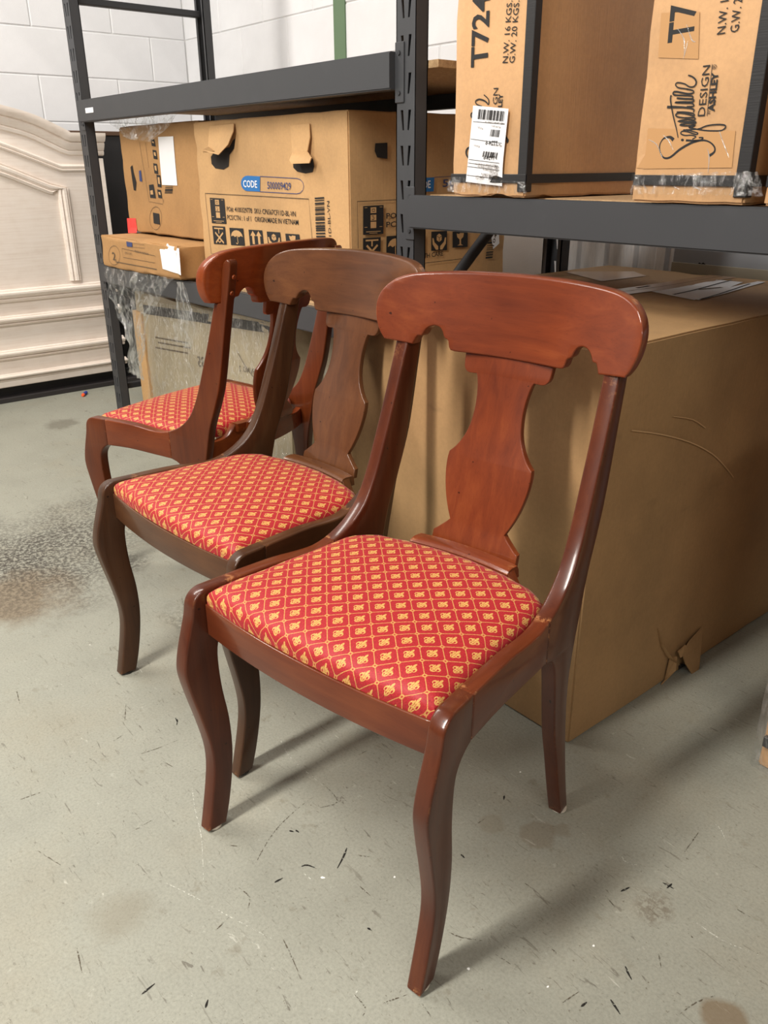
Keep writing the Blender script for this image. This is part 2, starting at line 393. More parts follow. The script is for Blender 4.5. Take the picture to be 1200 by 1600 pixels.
# ------------------------------------------------------------------ chairs
KF, KR = .2535, -.0925   # outer half width at the front, its change with depth
TS = .026                # side member thickness
def side_map(sd, lean=.030):
    return lambda a, b, c: (sd*(KF+KR*a-c-max(0, .40-b)*lean), a, b)
LEG_F = catmull([(-.047, .004), (-.041, .03), (-.029, .085), (-.022, .13), (-.023, .17), (-.032, .22), (-.043, .270), (-.0505, .310), (-.0510, .332), (-.045, .360), (-.034, .394), (-.0275, .415), (-.023, .437), (-.015, .449), (-.003, .4555), (.012, .4565), (.046, .4565)], 3)
LEG_B = catmull([(.046, .386), (.033, .379), (.020, .366), (.012, .346), (.010, .31), (.012, .265), (.018, .21), (.018, .15), (.011, .095), (-.001, .04), (-.012, .004)], 3)
RAIL_T = catmull([(.046, .4565), (.10, .4565), (.15, .455), (.20, .450), (.235, .449), (.264, .455)], 3)
RAIL_B = catmull([(.264, .383), (.20, .386), (.12, .389), (.046, .386)], 3)
POST_F = catmull([(.264, .455), (.286, .464), (.312, .480), (.338, .506), (.357, .540), (.372, .575), (.389, .622), (.411, .685), (.441, .779)], 3)
POST_B = catmull([(.4765, .779), (.461, .705), (.448, .640), (.434, .580), (.416, .530), (.396, .480), (.381, .420), (.369, .370), (.361, .320), (.360, .285), (.364, .235), (.375, .165), (.396, .070), (.414, .004)], 3)
REAR_F = catmull([(.386, .004), (.368, .060), (.341, .155), (.325, .21), (.313, .275), (.305, .325), (.297, .356), (.286, .3745), (.264, .383)], 3)
POST = POST_F+[(.4590, .781)]+catmull([(.470, .85), (.476, .868), (.487, .876), (.494, .868), (.491, .845), (.484, .812)], 3)+POST_B+REAR_F
CREST = [(.227, .782)]+catmull([(.227, .782), (.236, .795), (.2435, .815), (.246, .838), (.2415, .858), (.230, .874), (.212, .886), (.185, .8935), (.14, .8975), (.083, .900), (0, .901)], 4)
CREST_B = [(.177, .776), (.172, .787), (.1695, .7905), (.163, .791)]+catmull([(.1605, .794), (.157, .801), (.150, .807), (.141, .8095), (.132, .807), (.126, .800), (.123, .793), (.119, .789)], 3)+[(.1165, .7885), (.114, .786), (.1115, .776), (.108, .7715), (.100, .770)]
def sym(right):   # right half listed from bottom centre side round to the top centre
    return right+[(-x, z) for x, z in reversed(right) if abs(x) > 1e-6]
crest_out = sym(list(reversed(CREST_B))+CREST)
SPL = [(.0875, .447), (.087, .466), (.080, .471), (.063, .4855), (.0565, .492)]+catmull([(.0565, .492), (.068, .515), (.077, .540), (.083, .568), (.0845, .590), (.083, .604)], 3)+catmull([(.083, .604), (.071, .616), (.059, .634), (.051, .655), (.0475, .680), (.048, .705), (.052, .728), (.056, .738)], 3)+[(.068, .7375)]+catmull([(.070, .7375), (.077, .7395), (.0825, .746), (.084, .755), (.085, .766)], 3)+[(.085, .79)]
splat_out = SPL+[(-x, z) for x, z in reversed(SPL)]
def crest_y(x, z): return .458+.164*(z-.7)-.921*x*x
def seat_mesh():
    # outline, counter clockwise from front left
    fr = [(x, -.001-.014*(1-(x/.224)**2)) for x in [-.224+.448*i/16 for i in range(17)]]
    rs = [(.2265-.0925*y, y) for y in (.012, .05, .10, .15, .20, .25, .285)]
    rc = [(.195, .303), (.180, .319)]
    re = [(x, .357-.95*x*x) for x in [.16-.32*i/12 for i in range(13)]]
    out = fr+rs+rc+re+[(-x, y) for x, y in reversed(rc)]+[(-x, y) for x, y in reversed(rs)]
    cx, cy = 0, .17; bm = bmesh.new(); uv = bm.loops.layers.uv.new('UVMap'); R = []
    prof = [(0, .4720), (.15, .4720), (.3, .4717), (.45, .4709), (.6, .4695), (.72, .4675), (.82, .4650), (.90, .4620), (.955, .4580), (.985, .4525), (1.0, .4460), (1.003, .439), (1.0, .430), (.96, .428)]
    UVm = {}
    for i, (s_, z) in enumerate(prof[1:]):
        ring = []
        for (x, y) in out:
            zz = z+.0007*sin(x*90+y*50)*(s_ > .9)
            v = bm.verts.new((cx+(x-cx)*s_, cy+(y-cy)*s_, zz))
            ext = 0 if z > .462 else (.462-z)
            d = Vector((x-cx, y-cy)).normalized()
            UVm[v] = (v.co.x+d.x*ext*.8, v.co.y+d.y*ext*.8); ring.append(v)
        R.append(ring)
    c = bm.verts.new((cx, cy, .4720)); UVm[c] = (cx, cy); n = len(out)
    for i in range(n): bm.faces.new((c, R[0][i], R[0][(i+1) % n]))
    for k in range(len(R)-1):
        for i in range(n): bm.faces.new((R[k][i], R[k+1][i], R[k+1][(i+1) % n], R[k][(i+1) % n]))
    bm.faces.new(list(reversed(R[-1])))
    for f in bm.faces:
        for l in f.loops: l[uv].uv = UVm[l.vert]
    return bm
XC = [i*.0165-.25 for i in range(31)]
def make_chair(name, label, loc, rz, W, glide_mat, glide_label):
    root = empty(name, loc, rz); tag(root, label, 'chair', 'dining chairs standing on the concrete floor')
    for sd in (-1, 1):
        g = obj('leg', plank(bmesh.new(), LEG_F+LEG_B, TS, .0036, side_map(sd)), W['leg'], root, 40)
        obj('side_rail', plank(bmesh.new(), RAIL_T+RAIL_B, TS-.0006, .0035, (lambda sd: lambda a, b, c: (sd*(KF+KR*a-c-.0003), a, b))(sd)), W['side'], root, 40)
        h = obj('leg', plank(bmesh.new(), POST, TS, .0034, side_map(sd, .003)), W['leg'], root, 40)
        h['label'] = 'rear leg running on up as the back post'
        for (gx, gy, par) in ((sd*(KF-.013-.0095), -.0290, g), (sd*(KF-.0355-.013), .4000, h)):
            b = bmesh.new(); tube(b, [(gx, gy, 0), (gx, gy, .0015), (gx, gy, .0055)], [.0115, .0135, .0135], 16)
            q = obj('glide', b, glide_mat, par, 40); q['label'] = glide_label
        for z in (.803, .838):
            y = .4775+(z-.8)*.26; x = sd*(KF+KR*y-TS/2)
            b = bmesh.new(); tube(b, [(x, y+.004, z), (x, y+.0068, z-.0007), (x, y+.0075, z-.001)], [.0056, .0052, .002], 14)
            q = obj('screw_plug', b, W['y'], h, 40)
    # front rail, bowed
    fo = [(-.2275, .377), (.2275, .377), (.2275, .4315), (-.2275, .4315)]
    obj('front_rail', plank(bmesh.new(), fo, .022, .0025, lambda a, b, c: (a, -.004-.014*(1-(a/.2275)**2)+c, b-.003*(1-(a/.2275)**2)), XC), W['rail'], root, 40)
    # rear rail with the raised centre that carries the splat
    top = catmull([(.213, .428), (.165, .425), (.135, .428), (.118, .436), (.108, .447), (.101, .4575)], 3)
    ro = [(-.213, .380), (.213, .380)]+top+[(-x, z) for x, z in reversed(top)]
    obj('rear_rail', plank(bmesh.new(), ro, .020, .002, lambda a, b, c: (a, .3585-.95*a*a+c, b), XC), W['x'], root, 40)
    so = [(.3485, .440), (.3470, .4440), (.3485, .4480), (.3525, .4500), (.3560, .4505), (.3565, .4525), (.3555, .4550), (.3575, .4580), (.3620, .4600), (.3700, .4612), (.3860, .4600), (.3895, .4530), (.3890, .440)]
    bms = bmesh.new(); RR = []
    for i in range(17):
        x = -.103+.206*i/16; RR.append([bms.verts.new((x-(.12*(z-.44)*(1 if x > 0 else -1) if i in (0, 16) else 0), y-.95*x*x+.0015, z)) for y, z in so])
    for i in range(16):
        for k in range(len(so)): k2 = (k+1) % len(so); bms.faces.new((RR[i][k], RR[i][k2], RR[i+1][k2], RR[i+1][k]))
    bms.faces.new(RR[0]); bms.faces.new(RR[-1])
    obj('splat_shoe', bms, W['x'], root, 50)
    obj('crest_rail', plank(bmesh.new(), crest_out, .0235, .0035, lambda a, b, c: (a, crest_y(a, b)+c, b), XC), W['x'], root, 35)
    obj('splat', plank(bmesh.new(), splat_out, .0115, .002, lambda a, b, c: (a, .456+.258*(b-.7)+c, b)), W['z'], root, 35)
    st = obj('seat', seat_mesh(), FAB, root, 60); st['label'] = 'red seat with gold fleur-de-lis trellis pattern'
    return root
FELT = flat('white_felt', lin((216, 206, 190)), .9); RUB = flat('black_glide', lin((24, 22, 22)), .35)
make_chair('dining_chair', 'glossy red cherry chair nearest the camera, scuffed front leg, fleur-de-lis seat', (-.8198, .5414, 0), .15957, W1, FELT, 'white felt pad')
make_chair('dining_chair', 'dull brown middle chair between the other two, fleur-de-lis seat, black glides', (-1.3645, .6001, 0), .0613, W2, RUB, 'black plastic glide')
make_chair('dining_chair', 'orange-brown chair turned away at the back, beside the wrapped boxes', (-2.1650, .9800, 0), -1.2780, W3, RUB, 'black plastic glide')

# ------------------------------------------------------------------ storage rack
rack = empty('storage_rack', (-1.565, 1.66, 0)); tag(rack, 'charcoal steel storage rack with slotted posts holding boxes along the wall', 'rack')
def rk(o):
    o.parent = rack; o.matrix_parent_inverse = Matrix.Translation((1.565, -1.66, 0)); return o
def post(x0, y0, front=True, back=False, h=2.25):
    """slotted channel post 66 mm wide, 36 mm deep; the slotted face looks to -y (front) or +y"""
    bm = bmesh.new(); wd, dp = .067, .036; pitch = .0747; zoff = 1.3518-pitch*18
    def face(y, sg):
        k = 0; z = 0.
        while z < h:
            z1 = min(z+pitch, h); loops = [[(0, z), (wd, z), (wd, z1), (0, z1)]]
            if z1-z > .06:
                zc = z+pitch/2
                for s_ in (-1, 1):
                    a = wd*.5+s_*.0135; b_ = wd*.5+s_*.0085
                    loops.append([(a-.0046, zc+.021), (a+.0046, zc+.021), (b_+.0028, zc-.021), (b_-.0028, zc-.021)])
            flatp = [p for l in loops for p in l]
            vs = [bm.verts.new((x0+p[0], y, p[1])) for p in flatp]; vb = [bm.verts.new((x0+p[0], y+sg*.003, p[1])) for p in flatp]
            for t in tessellate_polygon([[Vector((p[0], p[1], 0)) for p in l] for l in loops]):
                bm.faces.new([vs[i] for i in t]); bm.faces.new([vb[i] for i in t])
            o_ = 4
            for l in loops[1:]:
                for i in range(4): bm.faces.new((vs[o_+i], vs[o_+(i+1) % 4], vb[o_+(i+1) % 4], vb[o_+i]))
                o_ += 4
            z = z1
    face(y0 if front else y0+dp, 1 if front else -1)
    for x in (x0, x0+wd-.003): boxbm(bm, x, x+.003, y0, y0+dp, 0, h)
    for x in (x0, x0+wd-.014): boxbm(bm, x, x+.014, (y0+dp-.003) if front else y0, (y0+dp) if front else y0+.003, 0, h)
    return rk(obj('post', bm, STEEL))
def foot_plate(x0, y0): rk(bx('foot_plate', (x0-.006, x0+.073, y0-.006, y0+.042, 0, .004), STEEL))
for x in (-3.532, -1.598, .372):
    post(x, 1.37, True); post(x, 1.925, False); foot_plate(x, 1.37); foot_plate(x, 1.925)
def beam(xa, xb, y0, z0, z1, sign=-1, name='beam'):
    """step beam: upper and lower box in one profile, with the connector plates at both ends"""
    bm = bmesh.new(); d = .040
    pr = [(0, z0), (d, z0), (d, z1-.018), (.026, z1-.018), (.026, z1), (0, z1)]
    ys = [(y0+p[0] if sign < 0 else y0-p[0]) for p in pr]
    A = [bm.verts.new((xa, y, p[1])) for y, p in zip(ys, pr)]; Bv = [bm.verts.new((xb, y, p[1])) for y, p in zip(ys, pr)]
    for i in range(6): bm.faces.new((A[i], A[(i+1) % 6], Bv[(i+1) % 6], Bv[i]))
    bm.faces.new(A); bm.faces.new(Bv)
    bmesh.ops.recalc_face_normals(bm, faces=bm.faces)
    bmesh.ops.bevel(bm, geom=[e for e in bm.edges if abs(e.verts[0].co.x-e.verts[1].co.x) > .1], offset=.003, segments=2, affect='EDGES')
    o = rk(obj(name, bm, STEEL, None, 40))
    for x, s_ in ((xa, -1), (xb, 1)):
        p = bmesh.new(); yf = y0-.004*(-sign) if sign < 0 else y0
        yy = (y0+.036) if sign < 0 else (y0-.036)
        ya, yb = sorted((1.3665 if sign < 0 else 1.9645, 1.3695 if sign < 0 else 1.9615))
        boxbm(p, min(x, x+s_*.030), max(x, x+s_*.030), ya, yb, z0-.028, z1+.018, .0012)
        c = obj('beam_connector', p, STEEL, o)
        c.matrix_parent_inverse = Matrix.Identity(4)
        for zz in (z0-.008, z1-.004):
            r = bmesh.new(); cx = x+s_*.015; yq = ya if sign < 0 else yb
            tube(r, [(cx, yq-.0030*(1 if sign < 0 else -1), zz), (cx, yq+.001, zz)], [.0045, .0055], 10)
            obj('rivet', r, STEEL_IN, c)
    return o
for (xa, xb, z0, z1) in ((-3.464, -1.599, 1.222, 1.2985), (-3.464, -1.599, .622, .693), (-1.530, .371, .926, .9985)):
    beam(xa, xb, 1.350, z0, z1, -1); beam(xa, xb, 1.981, z0, z1, 1)
for x in (-3.52, -1.586, .384):
    for z in (.16, 1.64):
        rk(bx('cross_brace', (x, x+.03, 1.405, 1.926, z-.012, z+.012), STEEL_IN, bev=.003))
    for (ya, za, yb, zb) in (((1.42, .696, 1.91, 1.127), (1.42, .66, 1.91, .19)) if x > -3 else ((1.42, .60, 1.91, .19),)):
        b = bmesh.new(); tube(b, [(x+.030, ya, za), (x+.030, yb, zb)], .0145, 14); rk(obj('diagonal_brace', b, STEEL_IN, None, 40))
def board_mat():
    s = NT('particle_board'); n = s.noise(s.co(), 90, 4, .8)
    s.bsdf(Base__Color=s.ramp(n, [(.3, lin((150, 118, 82))), (.7, lin((196, 164, 122)))]), Roughness=.8); return s.m
PBOARD = board_mat()
for (xa, xb, z) in ((-3.45, -1.50, 1.262), (-3.45, -1.61, .676), (-1.52, .36, .982)):
    rk(bx('shelf_board', (xa, xb, 1.408, 1.940, z, z+.0165), PBOARD, bev=.001))
st = bmesh.new(); boxbm(st, -3.392, -3.318, 1.3480, 1.3505, 1.250, 1.268, .001)
q = rk(obj('beam_sticker', st, PAPER)); q['label'] = 'small white sticker on the beam end'

# ------------------------------------------------------------------ flat print helpers
class Face:
    """a printed face of a box: maps picture points onto the plane, collects flat print"""
    def __init__(s, kind, c, off=.0006):
        s.kind, s.c, s.off = kind, c, off
        s.R = Vector((1, 0, 0)) if kind == 'y' else Vector((0, 1, 0)); s.U = Vector((0, 0, 1))
        if kind == 'z': s.R, s.U = Vector((1, 0, 0)), Vector((0, 1, 0))
        s.n = {'y': Vector((0, -1, 0)), 'x': Vector((1, 0, 0)), 'z': Vector((0, 0, 1))}[kind]
        s.layers = {}
    def p(s, px, py):
        q = {'y': at_y, 'x': at_x, 'z': at_z}[s.kind](px, py, s.c); return (q.dot(s.R), q.dot(s.U))
    def v(s, a, b, lift=0):
        return s.R*a+s.U*b+s.n*(s.off+lift)+Vector((s.c if s.kind == 'x' else 0, s.c if s.kind == 'y' else 0, s.c if s.kind == 'z' else 0))
    def bm(s, name, mat, lift=0):
        if (name, mat.name) not in s.layers: s.layers[(name, mat.name)] = (bmesh.new(), mat, lift)
        return s.layers[(name, mat.name)]
    def poly(s, name, mat, pts, lift=0, px=True):
        b, _, _ = s.bm(name, mat, lift); q = [s.p(*p) for p in pts] if px else pts
        vs = [b.verts.new(s.v(a[0], a[1], lift)) for a in q]
        for t in tessellate_polygon([[Vector((a[0], a[1], 0)) for a in q]]): b.faces.new([vs[i] for i in t])
    def stroke(s, name, mat, pts, wpx, lift=0, px=True, smooth=3):
        q = [s.p(*p) for p in pts] if px else pts
        q = catmull(q, smooth) if smooth else q
        wv = wpx if isinstance(wpx, (list, tuple)) else [wpx]*2
        b, _, _ = s.bm(name, mat, lift); N = len(q); prev = None
        for i, a in enumerate(q):
            d = Vector(q[min(i+1, N-1)])-Vector(q[max(i-1, 0)]); d.normalize(); n_ = Vector((-d.y, d.x))
            f = i/(N-1)*(len(wv)-1); k = min(int(f), len(wv)-2); ww = wv[k]+(wv[k+1]-wv[k])*(f-k)
            l = b.verts.new(s.v(a[0]+n_.x*ww/2, a[1]+n_.y*ww/2, lift)); r = b.verts.new(s.v(a[0]-n_.x*ww/2, a[1]-n_.y*ww/2, lift))
            if prev: b.faces.new((prev[0], prev[1], r, l))
            prev = (l, r)
    def text(s, name, mat, body, p0, p1, h, bold=0, lift=0, px=True, spacing=1, flip=False):
        """body fitted so its baseline runs from p0 to p1; h = cap height in metres"""
        a = Vector(s.p(*p0) if px else p0); e = Vector(s.p(*p1) if px else p1)
        cu = bpy.data.curves.new('t', 'FONT'); cu.body = body; cu.size = 1; cu.offset = bold; cu.space_character = spacing; cu.resolution_u = 2
        o = bpy.data.objects.new('t', cu); COL.objects.link(o); dg = bpy.context.evaluated_depsgraph_get()
        me = bpy.data.meshes.new_from_object(o.evaluated_get(dg)); bpy.data.objects.remove(o); bpy.data.curves.remove(cu)
        if not me.vertices: return
        xs = [v.co.x for v in me.vertices]; x0, x1 = min(xs), max(xs); L = (e-a).length; k = L/(x1-x0)
        d = (e-a)/L; u = Vector((-d.y, d.x)); b, _, _ = s.bm(name, mat, lift); hs = h/.70
        vs = []
        for v in me.vertices:
            q = a+d*((v.co.x-x0)*k)+u*(v.co.y*hs); vs.append(b.verts.new(s.v(q.x, q.y, lift)))
        for pl in me.polygons:
            try: b.faces.new([vs[i] for i in pl.vertices])
            except ValueError: pass
        bpy.data.meshes.remove(me)
    def rect(s, name, mat, p0, p1, p2, p3, lift=0): s.poly(name, mat, [p0, p1, p2, p3], lift)
    def flush(s, parent):
        """lay every print layer onto the real, slightly bulged surface of the box it belongs to"""
        body = [c for c in parent.children if c.name.startswith('box_body')]
        bvh = None
        if body:
            me = body[0].data; bvh = BVHTree.FromPolygons([v.co.copy() for v in me.vertices], [tuple(p.vertices) for p in me.polygons])
        for (name, _), (b, mat, lift) in s.layers.items():
            if bvh:
                for ax in (s.R, s.U):
                    lo = min(v.co.dot(ax) for v in b.verts); hi = max(v.co.dot(ax) for v in b.verts); k = math.floor(lo/.022)+1
                    while k*.022 < hi:
                        bmesh.ops.bisect_plane(b, geom=b.verts[:]+b.edges[:]+b.faces[:], plane_co=ax*(k*.022), plane_no=ax); k += 1
                for v in b.verts:
                    d = v.co.dot(s.n)-s.c*(-1 if s.kind == 'y' else 1)
                    hit = bvh.ray_cast(v.co+s.n*.05, -s.n, .12)
                    if hit[0] is not None: v.co = hit[0]+s.n*(.0010+max(0, d)*.45)
            for f in b.faces:
                f.normal_update()
                if f.normal.dot(s.n) < 0: f.normal_flip()
            o = obj(name, b, mat, None, recalc=False); o.parent = parent; o.matrix_parent_inverse = Matrix.Translation(-parent.location)
            if name in ('printing', 'crease', 'wrap_glint', 'lettering', 'symbol'): o['kind'] = 'stuff'
def child(o, root):
    o.parent = root; o.matrix_parent_inverse = root.matrix_world_inv if hasattr(root, 'matrix_world_inv') else Matrix.Translation(-root.location); return o

def carton(name, label, d, mat, amp=.004, seed=0, cat='box', group=None, crush=.006, rz=0):
    """cardboard box: slightly bulged and dented sides, softened edges; flaps as parts"""
    x0, x1, y0, y1, z0, z1 = d; root = empty(name, ((x0+x1)/2, (y0+y1)/2, z0)); tag(root, label, cat, group)
    bm = bmesh.new(); N = 12
    b2 = bmesh.new(); bmesh.ops.create_cube(b2, size=1); bmesh.ops.subdivide_edges(b2, edges=b2.edges[:], cuts=N, use_grid_fill=True)
    for v in b2.verts:
        u = [min(1, abs(c)*2) for c in v.co]; s_ = sorted(u)
        p = Vector(((x0+x1)/2+v.co.x*(x1-x0), (y0+y1)/2+v.co.y*(y1-y0), (z0+z1)/2+v.co.z*(z1-z0)))
        edge = s_[1]  # 1 on an edge
        nz = noise.noise(p*4.5+Vector((seed, seed, seed)))*amp*(1-edge**4)
        nn = noise.noise(p*14+Vector((seed, 3, seed)))*crush*(edge**10)
        q = p.copy()
        for i in range(3):
            if u[i] > .999:
                sg = 1 if v.co[i] > 0 else -1; q[i] += sg*nz
                if edge > .98: q[i] -= sg*abs(nn)
        q.z = max(q.z, z0); v.co = q
    bmesh.ops.bevel(b2, geom=[e for e in b2.edges if len(e.link_faces) == 2 and e.calc_face_angle(0) > 1.0], offset=.0035, segments=2, affect='EDGES', clamp_overlap=True)
    o = obj('box_body', b2, mat, None, 50); child(o, root)
    return root

# big box on the floor
big = carton('cardboard_box', 'large plain brown cardboard box on the floor behind the nearest chair', (-1.522, -.782, 1.122, 2.14, 0, .786), CB_BIG, .004, 3)
t = Face('z', .7865, .0012)
t.poly('shipping_label', PAPER, [(1018, 456), (1085, 470), (1161, 441), (1120, 437)])
t.poly('shipping_label', PAPER, [(1062, 465), (1092, 470), (1196, 441), (1184, 440)], .0006)
t.stroke('printing', INK, [(1052, 461), (1143, 438)], .007, .0012, smooth=0)
t.stroke('printing', INKF, [(1090, 452), (1128, 449)], .012, .0012, smooth=0)
t.stroke('printing', INK, [(1094, 469), (1172, 444)], .006, .0014, smooth=0)
t.poly('crease', CLEARTAPE, [(880, 425), (940, 440), (1010, 431), (990, 424)])
t.stroke('crease', INKF, [(995, 450), (1015, 446)], .010, .0004)
t.poly('flap_seam', INKF, [(-1.1535, 1.13), (-1.1505, 1.13), (-1.1505, 2.13), (-1.1535, 2.13)], .0003, px=False)
t.poly('clear_tape', CLEARTAPE, [(-1.19, 1.125), (-1.115, 1.125), (-1.115, 2.135), (-1.19, 2.135)], 0, px=False)
t.flush(big)
sd = Face('x', -.782, .0055)
sd.stroke('crease', flat('pale_scratch', lin((196, 160, 116)), .8), [(985, 672), (1030, 678), (1075, 690), (1110, 708), (1130, 728), (1143, 745)], .0022)
sd.stroke('crease', flat('pale_scratch2', lin((190, 152, 108)), .8), [(1050, 650), (1080, 655), (1100, 668)], .0018)
sd.flush(big)
# torn corner at the foot of the side face
def tear():
    bm = bmesh.new()
    P = lambda px, py, o: at_x(px, py, -.782+.0045+o)
    def strip(pts):
        vs = [bm.verts.new(P(*p)) for p in pts]
        for i in range(len(vs)-2): bm.faces.new((vs[i], vs[i+1], vs[i+2]) if i % 2 == 0 else (vs[i+1], vs[i], vs[i+2]))
    strip([(1098, 980, .001), (1078, 1002, .006), (1096, 1010, .010), (1066, 1022, .010), (1093, 1040, .020), (1072, 1038, .016), (1088, 1064, .024)])
    strip([(1028, 982, .001), (1036, 1006, .006), (1034, 1010, .002), (1052, 1030, .012), (1044, 1028, .004), (1064, 1040, .014)])
    strip([(1048, 1028, .003), (1058, 1026, .008), (1040, 1062, .002), (1056, 1048, .012), (1034, 1070, .002)])
    strip([(1060, 1018, .008), (1072, 1008, .009), (1064, 1028, .014), (1078, 1014, .012)])
    ex = bmesh.ops.extrude_face_region(bm, geom=bm.faces[:])
    for v in ex['geom']:
        if isinstance(v, bmesh.types.BMVert): v.co.x -= .0025
    return bm
q = child(obj('torn_flap', tear(), CB_BIG), big); q['label'] = 'torn and crumpled cardboard edge'
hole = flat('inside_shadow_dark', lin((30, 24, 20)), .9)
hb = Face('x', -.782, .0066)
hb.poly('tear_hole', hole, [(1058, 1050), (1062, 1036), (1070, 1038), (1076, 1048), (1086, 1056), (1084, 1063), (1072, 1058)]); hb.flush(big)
# two tall cartons and a third on the right bay
def tall_box(label, xa, xb, seed, y0=1.345):
    r = carton('cardboard_box', label, (xa, xb, y0, y0+.42, 1.0, 1.86), CB_SHINY, .0015, seed, group='tall taped cartons on the upper right shelf', crush=.008)
    yf = y0-.0030
    child(bx('tape', (xb-.019, xb+.0032, yf, yf+.02, 1.012, 1.86), TAPE, None, .001), r)
    child(bx('tape', (xa+.003, xb+.0032, yf-.0004, yf+.02, 1.028, 1.045), TAPE, None, .001), r)
    child(bx('tape', (xb+.0012, xb+.0036, y0, y0+.42, 1.028, 1.045), TAPE), r)
    return r
A = tall_box('left of the tall cartons on the right shelf, white shipping label near its foot', -1.386, -1.173, 11)
Bx = tall_box('tall shelf carton with cursive lettering and no label, right of the labelled one', -.923, -.710, 12)
Cx = tall_box('tall shelf carton cut off by the right edge, next to the beam', -.680, -.467, 13)
fa = Face('y', 1.341, .0012)
fa.text('lettering', INK, 'T724', (760, 102), (763.5, -12), .045, .02)
fa.text('lettering', INK, 'N.W. 16 KGS.', (792, 98), (799, 0), .014, .004)
fa.text('lettering', INK, 'G.W. 20 KGS.', (802.5, 98), (810, 0), .014, .004)
fa.stroke('lettering', INK, [(736, 184), (735, 178), (742, 173)], [.004, .003])
fa.stroke('lettering', INK, [(752, 166), (744, 163), (742, 158), (748, 155), (757, 158), (762, 163), (762, 155), (755, 148)], [.002, .003, .002])
fa.text('lettering', INK, 'GN', (776, 163), (777.5, 137), .0130, .0)
fa.text('lettering', INK, 'LEY', (783, 167), (784.5, 146), .0108, .03)
fa.stroke('lettering', INK, [(738, 228), (729, 232), (727, 240), (731, 248)], [.002, .005, .003])
fa.stroke('lettering', INK, [(789, 214), (792, 219), (790, 222)], [.004, .006])
fa.poly('shipping_label', PAPER, [(741, 165), (796, 170), (783, 291), (729, 284)], .0110)
def bars(F, name, mat, p00, p10, p01, n, lift, seed, px=True):
    """barcode in the parallelogram p00 (start), p10 (end along), p01 (bar height)"""
    rnd = random.Random(seed); a = Vector(F.p(*p00)); e = Vector(F.p(*p10))-a; u = Vector(F.p(*p01))-a; f = 0
    ws = [rnd.choice((1, 1, 2, 3)) for _ in range(2*n)]; T = sum(ws); c = 0
    for i, w_ in enumerate(ws):
        if i % 2 == 0:
            q0 = a+e*(c/T); q1 = a+e*((c+w_)/T); F.poly(name, mat, [tuple(q0), tuple(q1), tuple(q1+u), tuple(q0+u)], lift, px=False)
        c += w_
L2 = .0130
bars(fa, 'printing', INK, (748, 186), (790, 190), (750, 170.5), 26, L2, 1)
bars(fa, 'printing', INK, (767, 213), (782, 214.5), (769, 202), 11, L2, 2)
bars(fa, 'printing', INK, (755, 245), (779, 248), (757, 236), 13, L2, 3)
for (a, b_) in (((741, 190), (790, 194)), ((737, 217), (786, 224)), ((734, 249), (782, 255)), ((733, 254.5), (781, 261)), ((732, 260), (781, 266)), ((731, 273.5), (779, 280))): fa.stroke('printing', INK, [a, b_], .0009, L2, smooth=0)
fa.text('printing', INK, '- 7724-6', (783, 228), (760, 226), -.0085, .006, L2)
fa.text('printing', INK, '- T724-6', (778, 250.6), (757, 249), -.0075, .006, L2)
fa.text('printing', INK, 'T724-6R', (779, 283), (764, 281), -.009, .02, L2)
fa.text('printing', INKF, '108121', (757, 281), (745, 279.5), -.007, .0, L2)
for i, (yy, x0_, x1_) in enumerate([(192, 760, 790), (198, 770, 784), (200, 748, 756), (227, 768, 786), (228, 742, 751), (257.5, 744, 779), (261.5, 748, 780), (266, 756, 779), (270, 766, 778), (273, 753, 778), (276, 755, 777)]):
    fa.text('printing', INKF, '1I8E7 TH38 C1E4S L9', (x1_, yy+3), (x0_, yy), -.0035, .0, L2)
fa.flush(A)
fb = Face('y', 1.341, .0012)
fb.text('lettering', INK, 'T7', (1081, 61), (1087, 0), .045, .02)
fb.text('lettering', INK, 'N.W. 16', (1132, 52), (1139, -14), .0142, .004)
fb.text('lettering', INK, 'G.W. 20', (1153, 49), (1160, -14), .0142, .004)
sg = lambda pts: [(980+x*.1437, 60+y*.14375) for x, y in pts]
